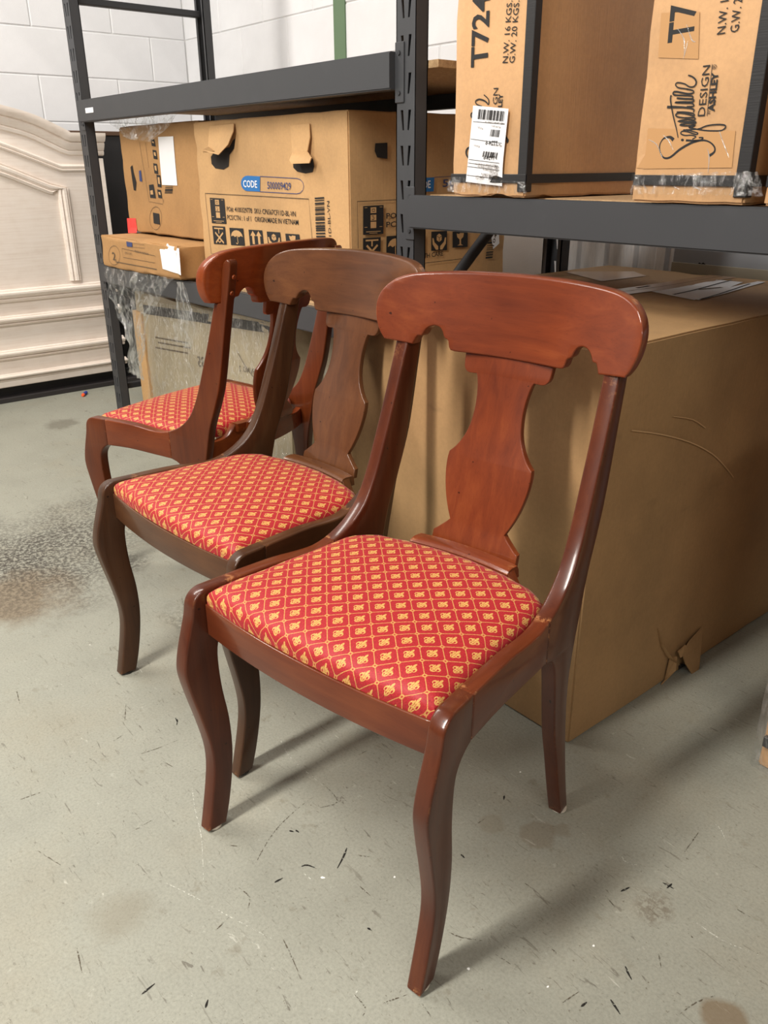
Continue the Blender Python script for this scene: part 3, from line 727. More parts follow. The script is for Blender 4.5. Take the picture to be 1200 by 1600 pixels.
for pts, wds in [
    ([(495, 1105), (470, 1080), (440, 1072), (385, 1090), (348, 1150), (345, 1220), (375, 1285), (415, 1303), (470, 1285), (560, 1210), (660, 1150), (740, 1118), (830, 1108), (900, 1135), (942, 1185), (938, 1235), (885, 1275)], [.009, .006, .003, .003, .005, .006, .006, .0035, .004, .007]),
    ([(630, 1108), (740, 1112), (800, 1100), (815, 1080), (770, 1078)], [.005, .003]),
    ([(700, 1095), (740, 1070), (690, 1052), (620, 1055), (575, 1035), (590, 1010), (650, 1015), (740, 1045), (760, 1030), (700, 1010), (640, 995)], [.003, .0035, .003]),
    ([(600, 995), (760, 985), (850, 950), (960, 935), (1045, 940), (1060, 965), (1020, 1000), (930, 1005), (830, 1000), (740, 985), (660, 965)], [.003, .003, .0035, .0035, .003]),
    ([(660, 965), (735, 945), (640, 948), (560, 940), (640, 920), (720, 925), (735, 905), (640, 905), (540, 900), (640, 880), (720, 888)], [.003, .0035, .003]),
    ([(720, 888), (725, 860), (620, 862), (535, 850), (520, 825), (560, 808), (650, 822), (715, 840), (710, 815), (620, 800), (530, 800)], [.003, .0035, .003]),
    ([(710, 800), (715, 770), (640, 752), (520, 745), (425, 745)], [.003, .004, .006]),
    ([(545, 1080), (530, 1000), (500, 880), (475, 760), (462, 660), (470, 615)], [.0025, .003, .004]),
    ([(640, 740), (712, 735), (700, 705), (620, 700), (510, 695), (610, 690), (700, 690), (708, 660), (620, 655), (530, 648)], [.003, .004, .004]),
    ([(700, 650), (700, 625), (600, 618), (520, 615), (492, 605), (500, 580), (545, 580), (650, 600), (710, 590), (705, 565), (640, 550)], [.003, .004, .003]),
    ([(690, 560), (640, 548), (550, 535), (520, 510), (525, 485), (560, 480), (620, 495), (670, 525), (720, 520), (743, 480), (730, 440), (690, 410), (655, 400)], [.003, .003, .003, .003, .004, .003])]:
    fb.stroke('lettering', INK, sg(pts), [v*.66 for v in wds])
c_ = sg([(592, 1104)])[0]; fb.poly('lettering', INK, [(c_[0]+2.4*cos(a), c_[1]+2.2*sin(a)) for a in [i*pi/5 for i in range(10)]])
fb.text('lettering', INK, 'DESIGN', (1100, 181), (1109, 101), .0130, .0)
fb.stroke('lettering', INK, [(1103.5, 181), (1112, 100)], .0009, smooth=0)
fb.text('lettering', INK, 'BY', (1108, 178), (1109, 172), .004, .01)
fb.text('lettering', INK, 'ASHLEY', (1114.5, 174), (1121.5, 112), .0108, .04)
fb.text('lettering', INK, '\u00ae', (1118.5, 108), (1119.5, 100), .008, .0)
fb.flush(Bx)
glint = plastic('tape_glint', .55, 40)
fg = Face('y', 1.341, .0006)
fgl = Face('y', 1.341, .0020)
for pts in ([(1058, 45), (1068, 62), (1068, 88)], [(1072, 38), (1080, 62), (1086, 65)], [(1074, 64), (1067, 92)], [(1012, 218), (1025, 226), (1034, 247)], [(1035, 211), (1044, 220), (1051, 235)], [(1104, 232), (1107, 245), (1105, 270)], [(1123, 205), (1130, 226), (1138, 246)], [(1040, 278), (1050, 290), (1060, 296)], [(1000, 285), (1010, 296)], [(1075, 288), (1095, 297)]):
    fgl.stroke('wrap_glint', glint, pts, [.0006, .002, .0006])
fg.poly('clear_tape', CLEARTAPE, [(1032, 20), (1092, 18), (1090, 92), (1027, 90)]); fg.flush(Bx); fg = Face('y', 1.341, .0006); fg.poly('clear_tape', CLEARTAPE, [(995, 200), (1148, 204), (1142, 262), (990, 264)])
fg.flush(Bx); fgl.flush(Bx)
# small film skirts at the foot of the tall cartons
def film_sheet(name, rows, y, nx=26, amp=.008, mat=FILM, sd_=0, label=None, parent=None):
    """crumpled film: rows = [(left px, right px), ...] from top to bottom at depth y"""
    bm = bmesh.new(); R = []
    NR = (len(rows)-1)*5
    for k in range(NR+1):
        f = k/5; i = min(int(f), len(rows)-2); t_ = f-i
        yy = y if not isinstance(y, (list, tuple)) else y[0]+(y[1]-y[0])*k/NR
        la = at_y(*[rows[i][0][a]+(rows[i+1][0][a]-rows[i][0][a])*t_ for a in (0, 1)], yy); ra = at_y(*[rows[i][1][a]+(rows[i+1][1][a]-rows[i][1][a])*t_ for a in (0, 1)], yy)
        ring = []
        for j in range(nx+1):
            p = la.lerp(ra, j/nx); q = Vector((j*.45, k*.12, sd_))
            off = noise.noise(q)*amp+noise.noise(q*2.7)*amp*.6; ring.append(bm.verts.new((p.x+noise.noise(q+Vector((9, 0, 0)))*.004, p.y-abs(off)*1.4, p.z+noise.noise(q+Vector((0, 9, 0)))*.003)))
        R.append(ring)
    for k in range(NR):
        for j in range(nx): bm.faces.new((R[k][j], R[k][j+1], R[k+1][j+1], R[k+1][j]))
    o = obj(name, bm, mat, None, 75, recalc=False)
    if parent: child(o, parent)
    if label: o['label'] = label
    return o
film_sheet('stretch_wrap', [((701, 276), (822, 284)), ((700, 288), (822, 291)), ((699, 300), (822, 302))], 1.336, 30, .004, FILM3, 3, 'crinkled clear film round the foot', A)
film_sheet('stretch_wrap', [((989, 272), (1184, 268)), ((986, 288), (1190, 290)), ((985, 303), (1192, 306))], 1.336, 40, .004, FILM3, 8, 'crinkled clear film round the foot', Bx)

# carton with handling symbols
code = carton('cardboard_box', 'worn carton with a blue code badge, handling symbols and two ripped hand holes', (-2.690, -1.852, 1.424, 2.045, .694, 1.196), CB, .005, 21)
fc = Face('y', 1.420, .0014)
def badge(F, x0, x1, x2, y0, y1, sl, txt1, txt2):
    """rounded badge: blue left part x0..x1, outlined right part to x2; sl = slope of its edges"""
    def e(x, y): return (x, y+sl*(x-x0))
    r = (y1-y0)/2; cy = (y0+y1)/2
    F.poly('printing', INKB, [e(x1, y0)]+[e(x0+r*.8-r*.8*sin(a), cy-r*cos(a)) for a in [i*pi/8 for i in range(9)]]+[e(x1, y1)])
    ol = [e(x1, y0), e(x2-r, y0)]+[e(x2-r+r*.9*sin(a), cy-r*cos(a)) for a in [i*pi/6 for i in range(1, 6)]]+[e(x2-r, y1), e(x1, y1)]
    F.stroke('printing', INKBD, ol, .0018, smooth=0)
    F.text('printing', PAPER, txt1, e(x0+4, y1-6), e(x1-4, y1-6), .020, .01, .0016)
    F.text('printing', INKBD, txt2, e(x1+12, y1-5.5), e(x2-21, y1-5.5), .020, .003, .0016)
badge(fc, 375, 404, 475, 274, 298, .055, 'CODE', '500009429')
ln = lambda F, pts, w_=.0016, mat=INK: F.stroke('printing', mat, pts, w_, smooth=0)
ln(fc, [(319, 302), (482, 311), (488, 384)]); ln(fc, [(319, 302), (329, 396), (350, 398)])
fc.text('printing', INK, 'PO#: 4100329778  SKU: CP6567CF11D-BL-VN', (354, 330), (462, 338.5), .0145, .004)
fc.text('printing', INK, 'PCS/CTN : 1 of 1   ORIGIN:MADE IN VIETNAM', (355, 343), (466, 351.5), .0145, .004)
bars(fc, 'printing', INK, (494, 384), (491, 308), (508, 384), 26, 0, 8)
fc.text('printing', INK, '11D-BL-VN', (517, 376), (513.5, 314), .012, .0)
TAN = CB
def icon(F, kind, x, y, wd, h, slx=0., sly=.06, ink=INK):
    """black square with a symbol left bare; x,y = top left in picture points"""
    def e(u, v): return (x+u*wd+v*h*slx, y+v*h+sly*u*wd)
    F.poly('printing', ink, [e(0, 0), e(1, 0), e(1, 1), e(0, 1)])
    P = lambda pts: F.poly('symbol', TAN, [e(*p) for p in pts], .0010)
    S = lambda pts, w_=.0035: F.stroke('symbol', TAN, [e(*p) for p in pts], w_, .0010, smooth=0)
    if kind == 'umbrella':
        P([(.08, .5)]+[(.5-.42*cos(a), .5-.38*sin(a)) for a in [i*pi/8 for i in range(1, 8)]]+[(.92, .5), (.78, .44), (.64, .52), (.5, .45), (.36, .52), (.22, .44)]); S([(.52, .45), (.54, .85), (.48, .92), (.40, .86)], .0028)
    elif kind == 'up':
        for c0 in (.3, .72):
            P([(c0-.2, .36), (c0, .06), (c0+.2, .36), (c0+.08, .36), (c0+.08, .86), (c0-.08, .86), (c0-.08, .36)])
    elif kind == 'hook':
        S([(.14, .12), (.86, .12)], .004); S([(.5, .12), (.5, .4)], .005); S([(.2, .35), (.82, .92)], .006); S([(.82, .35), (.2, .92)], .006); S([(.38, .8), (.5, .9), (.62, .8)], .004)
    elif kind == 'hands':
        P([(.34, .22), (.5, .12), (.66, .22), (.66, .46), (.5, .56), (.34, .46)])
        P([(.06, .34), (.14, .34), (.2, .56), (.44, .78), (.44, .96), (.3, .96), (.08, .66)]); P([(.94, .34), (.86, .34), (.8, .56), (.56, .78), (.56, .96), (.7, .96), (.92, .66)])
        F.stroke('printing', ink, [e(.34, .24), e(.5, .34), e(.66, .24)], .0015, .0016, smooth=0); F.stroke('printing', ink, [e(.5, .34), e(.5, .54)], .0015, .0016, smooth=0)
    elif kind == 'glass':
        P([(.26, .12), (.42, .16), (.5, .1), (.74, .12), (.70, .36), (.55, .50), (.55, .80), (.70, .88), (.30, .88), (.45, .80), (.45, .50), (.30, .36)])
    elif kind == 'stack':
        P([(.36, .06), (.64, .06), (.64, .26), (.36, .26)]); P([(.36, .32), (.64, .32), (.64, .52), (.36, .52)]); P([(.36, .56), (.64, .56), (.64, .78), (.36, .78)])
        F.stroke('printing', ink, [e(.44, .12), e(.56, .12), e(.56, .2), e(.44, .2), e(.44, .12)], .0016, .0016, smooth=0)
        F.stroke('printing', ink, [e(.42, .36), e(.52, .36), e(.46, .42), e(.54, .42), (e(.52, .48)), e(.42, .48)], .0018, .0016, smooth=0)
        S([(.14, .9), (.86, .9)], .0016); S([(.3, .955), (.7, .955)], .0012); S([(.06, .06), (.2, .06)], .0012); S([(.8, .06), (.94, .06)], .0012); S([(.06, .74), (.2, .74)], .0012); S([(.8, .74), (.94, .74)], .0012)
icon(fc, 'stack', 326.5, 309, 23, 39.5, .10)
for k, x in (('hook', 331), ('umbrella', 358), ('up', 386.5), ('hands', 415), ('glass', 445)):
    icon(fc, k, x, 353+(x-331)*.105, 20+(x-331)*.02, 28-(x-331)*.035, .10)
fc.text('printing', INK, 'HANDLE WITH CARE', (374, 395), (470, 402), .013, .01)
fc.flush(code)
fs = Face('x', -1.852, .0060)
INK2, = (INK,)
# side face
fs.poly('printing', INKB, [(655, 278), (677, 277), (676, 299), (655, 300)]); fs.stroke('printing', INKBD, [(677, 277), (760, 272)], .0016, smooth=0)
fs.text('printing', PAPER, 'DE', (660, 294.5), (671, 293.5), .020, .012, .0016); fs.text('printing', INKBD, '500009429', (690, 292), (780, 287), .020, .012)
ln(fs, [(660, 310), (557, 314.8), (558.5, 388)]); 
fs.text('printing', INK, 'PO#: 4100329778', (602, 341.5), (690, 337), .0145, .012); fs.text('printing', INK, 'PCS/CTN : 1 of 1', (602, 355), (690, 350), .0145, .012)
icon(fs, 'stack', 566, 322, 31.5, 45, 0, -.055)
icon(fs, 'hook', 566, 372, 27.5, 34, 0, -.06); icon(fs, 'umbrella', 602.5, 369, 27, 34, 0, -.06); icon(fs, 'up', 640, 366, 24, 34, 0, -.06)
icon(fs, 'hands', 673.5, 362, 24.5, 30, 0, -.06); icon(fs, 'glass', 706.5, 362, 23, 25, 0, -.06)
fs.text('printing', INK, 'WITH CARE', (652, 405), (692, 399), .013, .01); ln(fs, [(664, 411), (740, 402), (745, 399)])
bars(fs, 'printing', INK, (757, 404), (762, 362), (768, 403), 14, 0, 9)
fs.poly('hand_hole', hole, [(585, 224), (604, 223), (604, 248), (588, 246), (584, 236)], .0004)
fs.poly('torn_label', PAPER, [(765, 364), (778, 362), (779, 380), (769, 389)], .0006); fs.text('printing', INKF, '104', (770, 385), (775, 366), .012, .01, .0012)
fs.flush(code)
fh = Face('y', 1.420, .0010)
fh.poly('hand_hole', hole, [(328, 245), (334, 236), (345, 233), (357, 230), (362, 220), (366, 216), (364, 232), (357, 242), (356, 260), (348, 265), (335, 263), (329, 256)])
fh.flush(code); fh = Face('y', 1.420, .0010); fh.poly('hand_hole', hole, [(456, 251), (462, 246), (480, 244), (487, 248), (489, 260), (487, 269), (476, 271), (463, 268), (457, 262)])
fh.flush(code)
def flap(pts, lift, mat=CB, root=code, nm='ripped_flap'):
    """cardboard tongue bent out of the face: (px,py,out) triples, strip order left/right"""
    bm = bmesh.new(); vs = [bm.verts.new(at_y(p[0], p[1], 1.420-p[2])) for p in pts]
    for i in range(0, len(vs)-3, 2): bm.faces.new((vs[i], vs[i+1], vs[i+3], vs[i+2]))
    e = bmesh.ops.extrude_face_region(bm, geom=bm.faces[:])
    for v in e['geom']:
        if isinstance(v, bmesh.types.BMVert): v.co.y += .003
    o = obj(nm, bm, mat, None, 60); child(o, root); return o
flap([(328, 197, .001), (365, 193, .001), (326, 213, .010), (364, 205, .010), (325, 228, .022), (356, 226, .022), (316, 235, .032), (341, 242, .030)], 0)
flap([(316, 234, .032), (325, 229, .032), (317, 239, .026), (334, 236, .030)], 0)
flap([(453, 196, .001), (483, 193, .001), (455, 215, .004), (484, 214, .004), (456, 238, .010), (480, 236, .010)], 0)
flap([(457, 237, .010), (479, 236, .010), (452, 250, .026), (486, 247, .022), (455, 256, .030), (483, 255, .024)], 0)

# upright carton with the blank white label, left of the code carton
up1 = carton('cardboard_box', 'upright carton with a blank white label and circled 1, on the flat box', (-3.350, -2.705, 1.452, 1.70, .822, 1.205), CB_DK, .004, 31)
fu_ = Face('y', 1.448, .0012)
fu_.poly('white_label', PAPER, [(246, 214), (270, 213), (276, 290), (252, 289)], .0006)
bars(fu_, 'printing', INK, (256, 302), (257, 290), (268, 302), 6, 0, 12)
ln(fu_, [(217, 222), (231, 315), (253, 319), (254, 312)], .0014, INKF); ln(fu_, [(226, 222), (231, 262)], .0014, INKF); ln(fu_, [(247, 300), (255, 316)], .0012, INKF)
for (x, y, hh) in ((234, 217, 12), (237, 234, 15), (238, 255, 17), (243, 273, 20), (244, 296, 14)):
    fu_.poly('printing', INK, [(x, y), (x+6, y+1), (x+8, y+hh), (x+2, y+hh-1)]); fu_.poly('symbol', TAN, [(x+2, y+4), (x+5, y+4), (x+6, y+hh-5), (x+3, y+hh-6)], .0008)
fu_.poly('printing', INK, [(231, 289), (238, 288), (242, 310), (233, 309)]); fu_.poly('symbol', TAN, [(233, 298), (237, 297), (238, 304), (234, 304)], .0008)
fu_.poly('printing', INKBD, [(216, 267), (219, 266), (221, 284), (217, 283)])
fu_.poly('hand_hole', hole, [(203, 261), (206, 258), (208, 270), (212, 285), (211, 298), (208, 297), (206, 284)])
cc = [(242+9.5*cos(a), 341+18*sin(a)) for a in [i*2*pi/20 for i in range(21)]]; fu_.stroke('printing', INKF, cc, .0016, smooth=0)
fu_.text('lettering', INK, '1', (249, 351), (247.5, 334), .055, .0) 
fu_.poly('red_sticker', PINK, [(199, 341), (211, 341), (214, 364), (201, 364)], .0006)
fu_.flush(up1)
# flat box underneath
flat_root = carton('cardboard_box', 'flat worn carton marked 2 under the upright one, a white label on its edge', (-3.366, -2.700, 1.328, 1.68, .6935, .815), CB_DK, .005, 41, crush=.012)
ff = Face('y', 1.325, .0020)
ff.poly('white_label', PAPER, [(247, 380), (281, 388), (284, 430), (254, 420)], .0010)
ln(ff, [(190, 388), (241, 400), (241, 411), (192, 402), (190, 388)], .0014, INKF); ln(ff, [(197, 378), (225, 383), (225, 388), (198, 385), (197, 378)], .0010, INKF)
ff.poly('printing', INKBD, [(197, 377), (206, 379), (206, 386), (198, 385)])
ff.stroke('printing', INKF, [(178+9*cos(a), 399+15*sin(a)) for a in [i*2*pi/20 for i in range(21)]], .0016, smooth=0); ff.text('lettering', INKF, '2', (176, 406), (181, 407), .030, .01)
ff.text('printing', INKF, 'MADE IN VIETNAM', (210, 394), (231, 399), .008, 0); ff.text('printing', INKF, 'CTN 1 OF 2', (195, 397), (206, 399), .008, 0)
ln(ff, [(180, 409), (244, 421)], .0030, INKF); ff.flush(flat_root)

# wrapped cartons on the floor under the left bay
wr1 = carton('cardboard_box', 'long pale carton in stretch film on the floor under the left bay', (-3.40, -2.235, 1.455, 2.02, 0, .585), CB_PALE, .008, 51, group='film-wrapped cartons under the left bay', crush=.02)
fwp = Face('y', 1.449, .0020)
fwp.poly('tape', TAPE, [(222, 476), (460, 512), (461, 528), (224, 490)])
fwp.text('lettering', INKF, '035', (326, 575), (309, 573), -.040, .01)
fwp.text('lettering', INKF, 'CARTON NO. 2', (415, 590), (372, 580), -.020, .0)
fwp.stroke('lettering', INKF, [(368, 548), (382, 575), (395, 592)], .003); fwp.stroke('lettering', INKF, [(345, 600), (375, 606), (395, 606)], .003)
for (x, y) in ((268, 533), (272, 541), (268, 549)): fwp.stroke('lettering', INKF, [(x-25, y-6), (x+25, y+3)], .006, smooth=0)
fwp.flush(wr1)
child(bx('edge_board', (-3.412, -3.33, 1.444, 1.53, 0, .50), CB, None, .002), wr1)
fsheet = film_sheet('stretch_wrap', [((232, 470), (455, 506)), ((232, 520), (455, 543)), ((232, 570), (455, 598)), ((232, 640), (455, 678)), ((232, 690), (455, 733))], 1.436, 60, .008, FILM2, 12, 'tight clear film over the carton', wr1)
wr2 = carton('cardboard_box', 'smaller film-wrapped carton at the right end of the left bay, near the post', (-2.20, -1.66, 1.56, 1.92, 0, .56), CB_PALE, .008, 52, group='film-wrapped cartons under the left bay', crush=.02)
film_sheet('stretch_wrap', [((490, 500), (530, 505)), ((492, 560), (530, 565)), ((496, 620), (530, 630)), ((501, 690), (534, 700))], 1.545, 26, .016, FILM, 17, 'loose clear film', wr2)
gs = Face('y', 1.552, .002); gs.poly('green_sticker', flat('green_print', lin((40, 120, 70)), .5), [(459, 540), (463, 545), (462, 566), (459, 560)]); gs.poly('torn_label', PAPER, [(463, 556), (474, 567), (470, 575), (463, 568)]); gs.flush(wr2)

# hanging film
h1 = film_sheet('plastic_film', [((165, 417), (274, 435)), ((170, 440), (258, 456)), ((176, 462), (246, 476)), ((184, 486), (234, 494)), ((196, 510), (231, 520)), ((203, 535), (229, 545)), ((204, 560), (224, 568)), ((206, 580), (226, 594))], (1.294, 1.325), 44, .022, FILM, 21)
tag(h1, 'crumpled clear stretch film hanging down from the flat carton by the left post', 'plastic film')
h2 = film_sheet('plastic_film', [((279, 440), (288, 441)), ((277, 462), (297, 468)), ((274, 488), (305, 494)), ((272, 516), (309, 518)), ((272, 530), (302, 548))], (1.296, 1.322), 22, .014, FILM, 33)
tag(h2, 'small torn tongue of clear film hanging right of the larger crumpled sheet', 'plastic film')
h3 = film_sheet('plastic_film', [((170, 182), (280, 178)), ((176, 194), (272, 192)), ((190, 206), (258, 206)), ((198, 216), (236, 222))], (1.440, 1.430), 36, .018, FILM, 44)
tag(h3, 'clear crinkled film draped over the top of the upright carton under the beam', 'plastic film')

# box at the right edge on the floor
rb = carton('cardboard_box', 'film-wrapped carton on the floor at the right edge, black tape near its foot', (-.512, .06, 1.352, 1.95, 0, .74), CB_SHINY, .003, 61)
child(bx('tape', (-.507, .064, 1.3445, 1.36, .050, .072), TAPE, None, .001), rb)
def wrapcorner():
    bm = bmesh.new(); R = []
    for k in range(19):
        z = .745*k/18; ring = []
        for j in range(15):
            if j < 5: p = Vector((-.526, 1.50-.035*j, z))
            elif j < 8: a = (j-4)/4*pi/2; p = Vector((-.526+.018*(1-cos(a)), 1.36-.022*sin(a), z))
            else: p = Vector((-.505+.09*(j-8), 1.3385, z))
            nn = noise.noise(Vector((j*.6, z*9, 5)))*.004; ring.append(bm.verts.new((p.x-nn*.5, p.y+nn, p.z)))
        R.append(ring)
    for k in range(18):
        for j in range(14): bm.faces.new((R[k][j], R[k][j+1], R[k+1][j+1], R[k+1][j]))
    return bm
q = child(obj('stretch_wrap', wrapcorner(), FILM, None, 70), rb); q['label'] = 'clear film round the corner'

# ------------------------------------------------------------------ panels behind the big box
def galv():
    s = NT('galvanised_steel'); n = s.noise(s.co(scale=(6, 6, 1)), 6, 4, .6)
    s.bsdf(Base__Color=s.ramp(n, [(.3, lin((196, 200, 204))), (.7, lin((238, 240, 242)))]), Metallic=.25, Roughness=.38); return s.m
def ribbed(x0, x1, y, z0, z1):
    bm = bmesh.new(); pts = []; x = x0
    while x < x1:
        pts += [(x, 0), (x+.045, 0), (x+.055, -.012), (x+.085, -.012), (x+.095, 0)]; x += .11
    A_ = [bm.verts.new((p[0], y+p[1], z0)) for p in pts]; B_ = [bm.verts.new((p[0], y+p[1], z1)) for p in pts]
    for i in range(len(pts)-1): bm.faces.new((A_[i], A_[i+1], B_[i+1], B_[i]))
    e = bmesh.ops.extrude_face_region(bm, geom=bm.faces[:])
    for v in e['geom']:
        if isinstance(v, bmesh.types.BMVert): v.co.y += .002
    return bm
o = obj('steel_panel', ribbed(-1.86, -1.40, 2.325, 0, .96), galv(), None, 30)
tag(o, 'ribbed shiny metal sheet standing against the block wall behind the large box', 'metal sheet')
greyb = NT('grey_board'); nb = greyb.noise(greyb.co(), 5, 3); greyb.bsdf(Base__Color=greyb.mix(greyb.M('MULTIPLY', nb, .3), lin((150, 154, 160)), lin((176, 180, 186))), Roughness=.45); greyb = greyb.m
gp = empty('grey_panel', (-1.0, 2.27, 0)); tag(gp, 'smooth grey board standing between the large box and the wall, at the right', 'panel')
child(bx('panel_board', (-1.385, -.30, 2.262, 2.28, .0, .96), greyb, None, .002), gp)
child(bx('panel_edge', (-1.386, -.30, 2.258, 2.2625, .768, .797), flat('beige_edge', lin((168, 160, 142)), .5), None, .001), gp)
fm = Face('y', 2.262, .001); fm.poly('logo_mark', INK, [(1090, 413), (1093, 410), (1096, 412), (1099, 410), (1103, 413), (1100, 415), (1096, 414), (1093, 415)]); fm.flush(gp)

# ------------------------------------------------------------------ headboard at the left wall
def whitewash():
    s = NT('whitewashed_wood'); g = s.noise(s.co(scale=(40, 1.4, 40)), 3, 5, .6, .4); f = s.noise(s.co(), 12, 4, .6)
    c = s.ramp(s.M('ADD', s.M('MULTIPLY', g, .6), s.M('MULTIPLY', f, .4)), [(.3, lin((222, 207, 194))), (.5, lin((234, 222, 211))), (.7, lin((240, 230, 221)))])
    s.bsdf(Base__Color=c, Roughness=.5, Normal=s.bump(g, .15, .001)); return s.m
WW = whitewash(); GROOVE = flat('antiqued_groove', lin((118, 104, 92)), .6)
HX = -4.2; YC = .72
head = empty('headboard', (HX, YC, 0)); tag(head, 'whitewashed arched wooden headboard leaning against the left block wall', 'headboard')
def arch(pts):   # right half given as (y,z) in world, mirrored about YC
    r = catmull(pts, 4); return [(2*YC-y, z) for y, z in reversed(r)][:-1]+r
A_OUT = arch([(YC, 1.365), (.95, 1.350), (1.14, 1.318), (1.283, 1.288), (1.40, 1.258), (1.50, 1.215), (1.548, 1.192)])+[(1.56, 1.186), (1.728, 1.186)]
A_OUT = [(2*YC-1.728, 1.186), (2*YC-1.56, 1.186)]+A_OUT
body = A_OUT+[(1.700, 1.1), (1.700, .072), (2*YC-1.700, .072), (2*YC-1.700, 1.1)]
child(obj('back_panel', plank(bmesh.new(), body, .03, .002, lambda a, b, c: (HX-c, a, b)), WW, None, 40), head)
def mould(name, path, prof, label=None):
    """sweep prof [(out, across)] along path in the (y,z) plane; out = towards +x, across = to the left of the path"""
    bm = bmesh.new(); R = []; N = len(path)
    for i, p in enumerate(path):
        d = Vector(path[min(i+1, N-1)])-Vector(path[max(i-1, 0)]); d.normalize(); n_ = Vector((-d.y, d.x))
        R.append([bm.verts.new((HX+o_, p[0]+n_.x*a_, p[1]+n_.y*a_)) for o_, a_ in prof])
    for i in range(N-1):
        for k in range(len(prof)): 
            k2 = (k+1) % len(prof); bm.faces.new((R[i][k], R[i][k2], R[i+1][k2], R[i+1][k]))
    bm.faces.new(R[0]); bm.faces.new(R[-1])
    o = obj(name, bm, WW, None, 25); child(o, head); return o
crown = [(0, -.075), (.012, -.070), (.016, -.058), (.012, -.052), (.018, -.050), (.028, -.036), (.034, -.022), (.030, -.016), (.044, -.012), (.055, .002), (.060, .014), (.060, .024), (0, .024)]
mould('crown_moulding', A_OUT, crown)
def shift(path, dz, ycut=None): return [(y, z+dz) for y, z in path]
bead = [(0, -.016), (.010, -.014), (.014, -.008), (.008, -.004), (.014, .002), (.016, .008), (.008, .014), (0, .016)]
mid_arch = arch([(YC, 1.245), (.95, 1.230), (1.14, 1.19), (1.27, 1.150), (1.39, 1.105), (1.50, 1.062)])+[(1.515, 1.058), (1.645, 1.058)]
mould('arch_moulding', [(2*YC-1.645, 1.058), (2*YC-1.515, 1.058)]+mid_arch, bead)
in_arch = arch([(YC, 1.135), (.95, 1.12), (1.14, 1.085), (1.25, 1.050), (1.36, 1.005), (1.44, .972)])+[(1.455, .968), (1.505, .968)]
frame = [(2*YC-1.505, .545), (2*YC-1.505, .968), (2*YC-1.455, .968)]+in_arch+[(1.505, .545)]
wide = [(0, -.026), (.012, -.024), (.018, -.014), (.010, -.008), (.020, .002), (.022, .012), (.010, .018), (.014, .024), (0, .026)]
mould('panel_moulding', frame, wide)
def hmould(z, s_=1., nm='rail_moulding'):
    mould(nm, [(2*YC-1.71, z), (1.71, z)], [(0, -.03*s_), (.012, -.027*s_), (.020, -.018*s_), (.012, -.012*s_), (.026, -.004*s_), (.034, .008*s_), (.034, .016*s_), (.014, .020*s_), (.014, .026*s_), (0, .03*s_)])
hmould(.500); hmould(.385, .8); hmould(.225, .8); hmould(.118, .6)
for sgn in (-1, 1):
    y = YC+sgn*.985; child(bx('stile', (HX, HX+.008, y-.03, y+.018, .545, 1.10), WW, None, .002), head)
child(bx('bottom_rail', (HX-.02, HX+.012, 2*YC-1.70, 1.70, .072, .105), WW, None, .003), head)
# dark bed parts behind and below
DARK = flat('black_stained_wood', lin((24, 22, 23)), .45); BRN = flat('dark_brown_edge', lin((84, 60, 42)), .5)
dp_ = empty('dark_headboard', (-4.36, 1.0, 0)); tag(dp_, 'black panel with brown top edge standing behind the whitewashed headboard', 'headboard')
child(bx('panel_board', (-4.37, -4.34, -.3, 1.905, .0, 1.205), DARK, None, .002), dp_)
child(bx('top_edge', (-4.385, -4.325, -.31, 1.915, 1.205, 1.225), BRN, None, .003), dp_)
br = empty('bed_rail', (-4.2, .7, 0)); tag(br, 'black bed rail lying on the floor below the whitewashed headboard', 'bed rail')
child(bx('rail_board', (-4.30, -4.235, -.4, 1.80, 0, .066), DARK, None, .003), br); child(bx('rail_lip', (-4.235, -4.175, -.4, 1.80, 0, .024), flat('dark_rail', lin((44, 40, 40)), .5), None, .002), br)
rl = empty('bed_rail', (-4.0, 2.0, 0)); tag(rl, 'dark grey slatted bed rail seen past the left rack post, near the floor', 'bed rail')
child(bx('rail_board', (-4.16, -4.12, 1.815, 2.30, .03, .062), DARK, None, .002), rl); child(bx('rail_lip', (-4.16, -4.10, 1.815, 2.30, 0, .022), STEEL_IN, None, .002), rl)

# foam dart
dart = empty('foam_dart', (-4.118, 1.440, 0)); tag(dart, 'small blue foam dart with orange tip on the floor by the headboard', 'toy dart')
a = at_z(129, 618, .008); b = at_z(136, 612, .008); d = (b-a).normalized(); a = Vector((a.x, a.y, .0085))
bmt = bmesh.new(); tube(bmt, [a, a+d*.006, a+d*.016], [.0060, .0082, .0082], 14); child(obj('dart_tip', bmt, flat('orange_tip', lin((255, 96, 40)), .4), None, 50), dart)
bmt = bmesh.new(); tube(bmt, [a+d*.016, a+d*.062], .0078, 14); child(obj('dart_body', bmt, flat('blue_foam', lin((40, 60, 150)), .7), None, 50), dart)

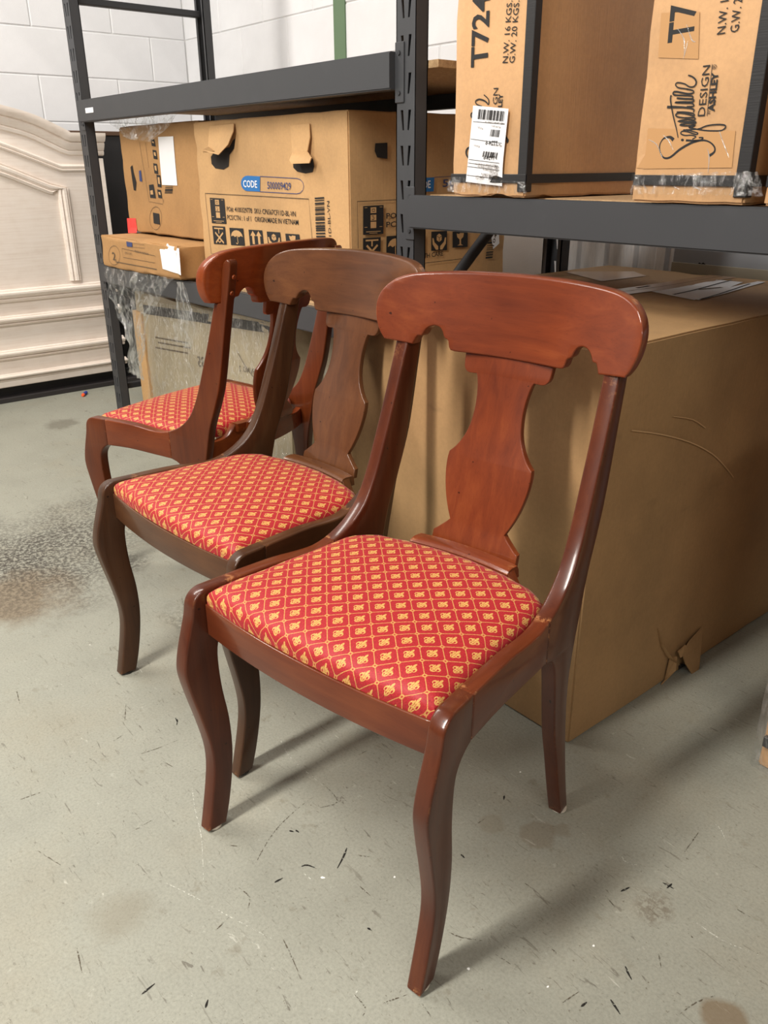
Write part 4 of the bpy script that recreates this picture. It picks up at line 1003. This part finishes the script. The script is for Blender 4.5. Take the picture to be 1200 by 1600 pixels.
# scuffs and scratches on the floor paint, as long marks that can be followed
fs_ = Face('z', 0, .0004)
def broken(name, c, lo, hi):
    q = NT(name); n_ = q.ramp(q.noise(q.co(), 160, 4, .8), [(lo, 0.), (hi, 1.)])
    d_ = q.n('ShaderNodeBsdfDiffuse', Color=(*c, 1)); t_ = q.n('ShaderNodeBsdfTransparent'); m_ = q.n('ShaderNodeMixShader')
    q.set(m_.inputs[0], n_); q.set(m_.inputs[1], t_.outputs[0]); q.set(m_.inputs[2], d_.outputs[0]); q.t.links.new(m_.outputs[0], q.out.inputs[0]); return q.m
DKS = broken('dark_scuff', lin((92, 84, 72)), .47, .56); BLK = broken('black_scuff', lin((44, 42, 40)), .38, .48); LTS = broken('pale_scratch_floor', lin((196, 196, 184)), .46, .56)
for mat_, wd_, marks in ((DKS, .0026, [[(402, 1344), (417, 1317), (437, 1290), (467, 1262), (492, 1244)], [(373, 1387), (390, 1402), (387, 1421)], [(358, 1321), (379, 1323)], [(560, 1337), (577, 1339)], [(442, 1467), (454, 1492), (467, 1521)],
        [(337, 1454), (358, 1433)], [(562, 1385), (579, 1400)], [(554, 1554), (571, 1575), (567, 1587)], [(600, 1567), (637, 1554)], [(654, 1562), (679, 1596)], [(700, 1456), (721, 1465), (754, 1470)], [(775, 1492), (798, 1507)], [(862, 1483), (879, 1496)],
        [(946, 1400), (962, 1419)], [(1075, 1458), (1090, 1473)], [(1029, 1490), (1033, 1512)], [(1117, 1556), (1087, 1567), (1062, 1585)], [(879, 1567), (904, 1550)], [(1092, 1300), (1067, 1335)], [(742, 1290), (758, 1279)], [(284, 934), (289, 958)], [(25, 1075), (31, 1100)],
        [(23, 803), (41, 797)], [(278, 1012), (286, 1003)], [(169, 978), (177, 972)], [(220, 1178), (250, 1168), (279, 1156)], [(195, 1125), (197, 1100)], [(177, 1158), (193, 1148)], [(255, 1190), (271, 1199)], [(500, 1262), (528, 1252), (500, 1220)], [(206, 1300), (240, 1280)], [(60, 1330), (95, 1352)], [(30, 1250), (70, 1236)], [(120, 1480), (128, 1520)], [(820, 1380), (835, 1392)], [(1150, 1420), (1180, 1438)], [(560, 1180), (575, 1172)]]),
      (BLK, .0042, [[(542, 1325), (536, 1340), (527, 1357)], [(471, 1354), (480, 1352), (492, 1356)], [(429, 1379), (442, 1372)], [(452, 1298), (459, 1300)], [(462, 1297), (467, 1301)], [(221, 1554), (242, 1537)], [(321, 1575), (325, 1562)], [(1035, 1379), (1053, 1389)], [(1050, 1381), (1042, 1388)], [(977, 1510), (981, 1520), (987, 1531)], [(954, 1562), (969, 1585)], [(908, 1573), (917, 1566)], [(274, 1122), (277, 1127), (276, 1133)], [(574, 1450), (581, 1454)], [(970, 1393), (985, 1386)], [(788, 1243), (787, 1250)], [(720, 1335), (726, 1341)]]),
      (LTS, .0026, [[(435, 1145), (442, 1165), (455, 1185), (475, 1203), (492, 1217), (508, 1231)], [(475, 1365), (492, 1379)], [(1110, 1285), (1123, 1292), (1135, 1315)], [(971, 1337), (979, 1348), (1000, 1352)], [(300, 1230), (305, 1265), (315, 1310), (318, 1380)], [(260, 1380), (300, 1400), (345, 1425), (430, 1470)], [(560, 1545), (552, 1560)], [(1085, 1440), (1130, 1470), (1185, 1492)]]),
      (flat('white_chip', lin((238, 238, 234)), .6), .0055, [[(501, 1371), (508, 1372)], [(926, 1477), (929, 1479)], [(731, 1512), (733, 1516)], [(855, 1541), (857, 1543)], [(615, 1370), (618, 1371)], [(812, 1206), (814, 1207)]])):
    for mk_ in marks:
        fs_.stroke('scuff_mark', mat_, mk_, [wd_*.3, wd_*.85, wd_*.6, wd_*.25])
for (nm_, _), (b_, mat_, _l) in fs_.layers.items():
    for f in b_.faces:
        f.normal_update()
        if f.normal.z < 0: f.normal_flip()
    o = obj(nm_, b_, mat_, fl, recalc=False); o['kind'] = 'stuff'
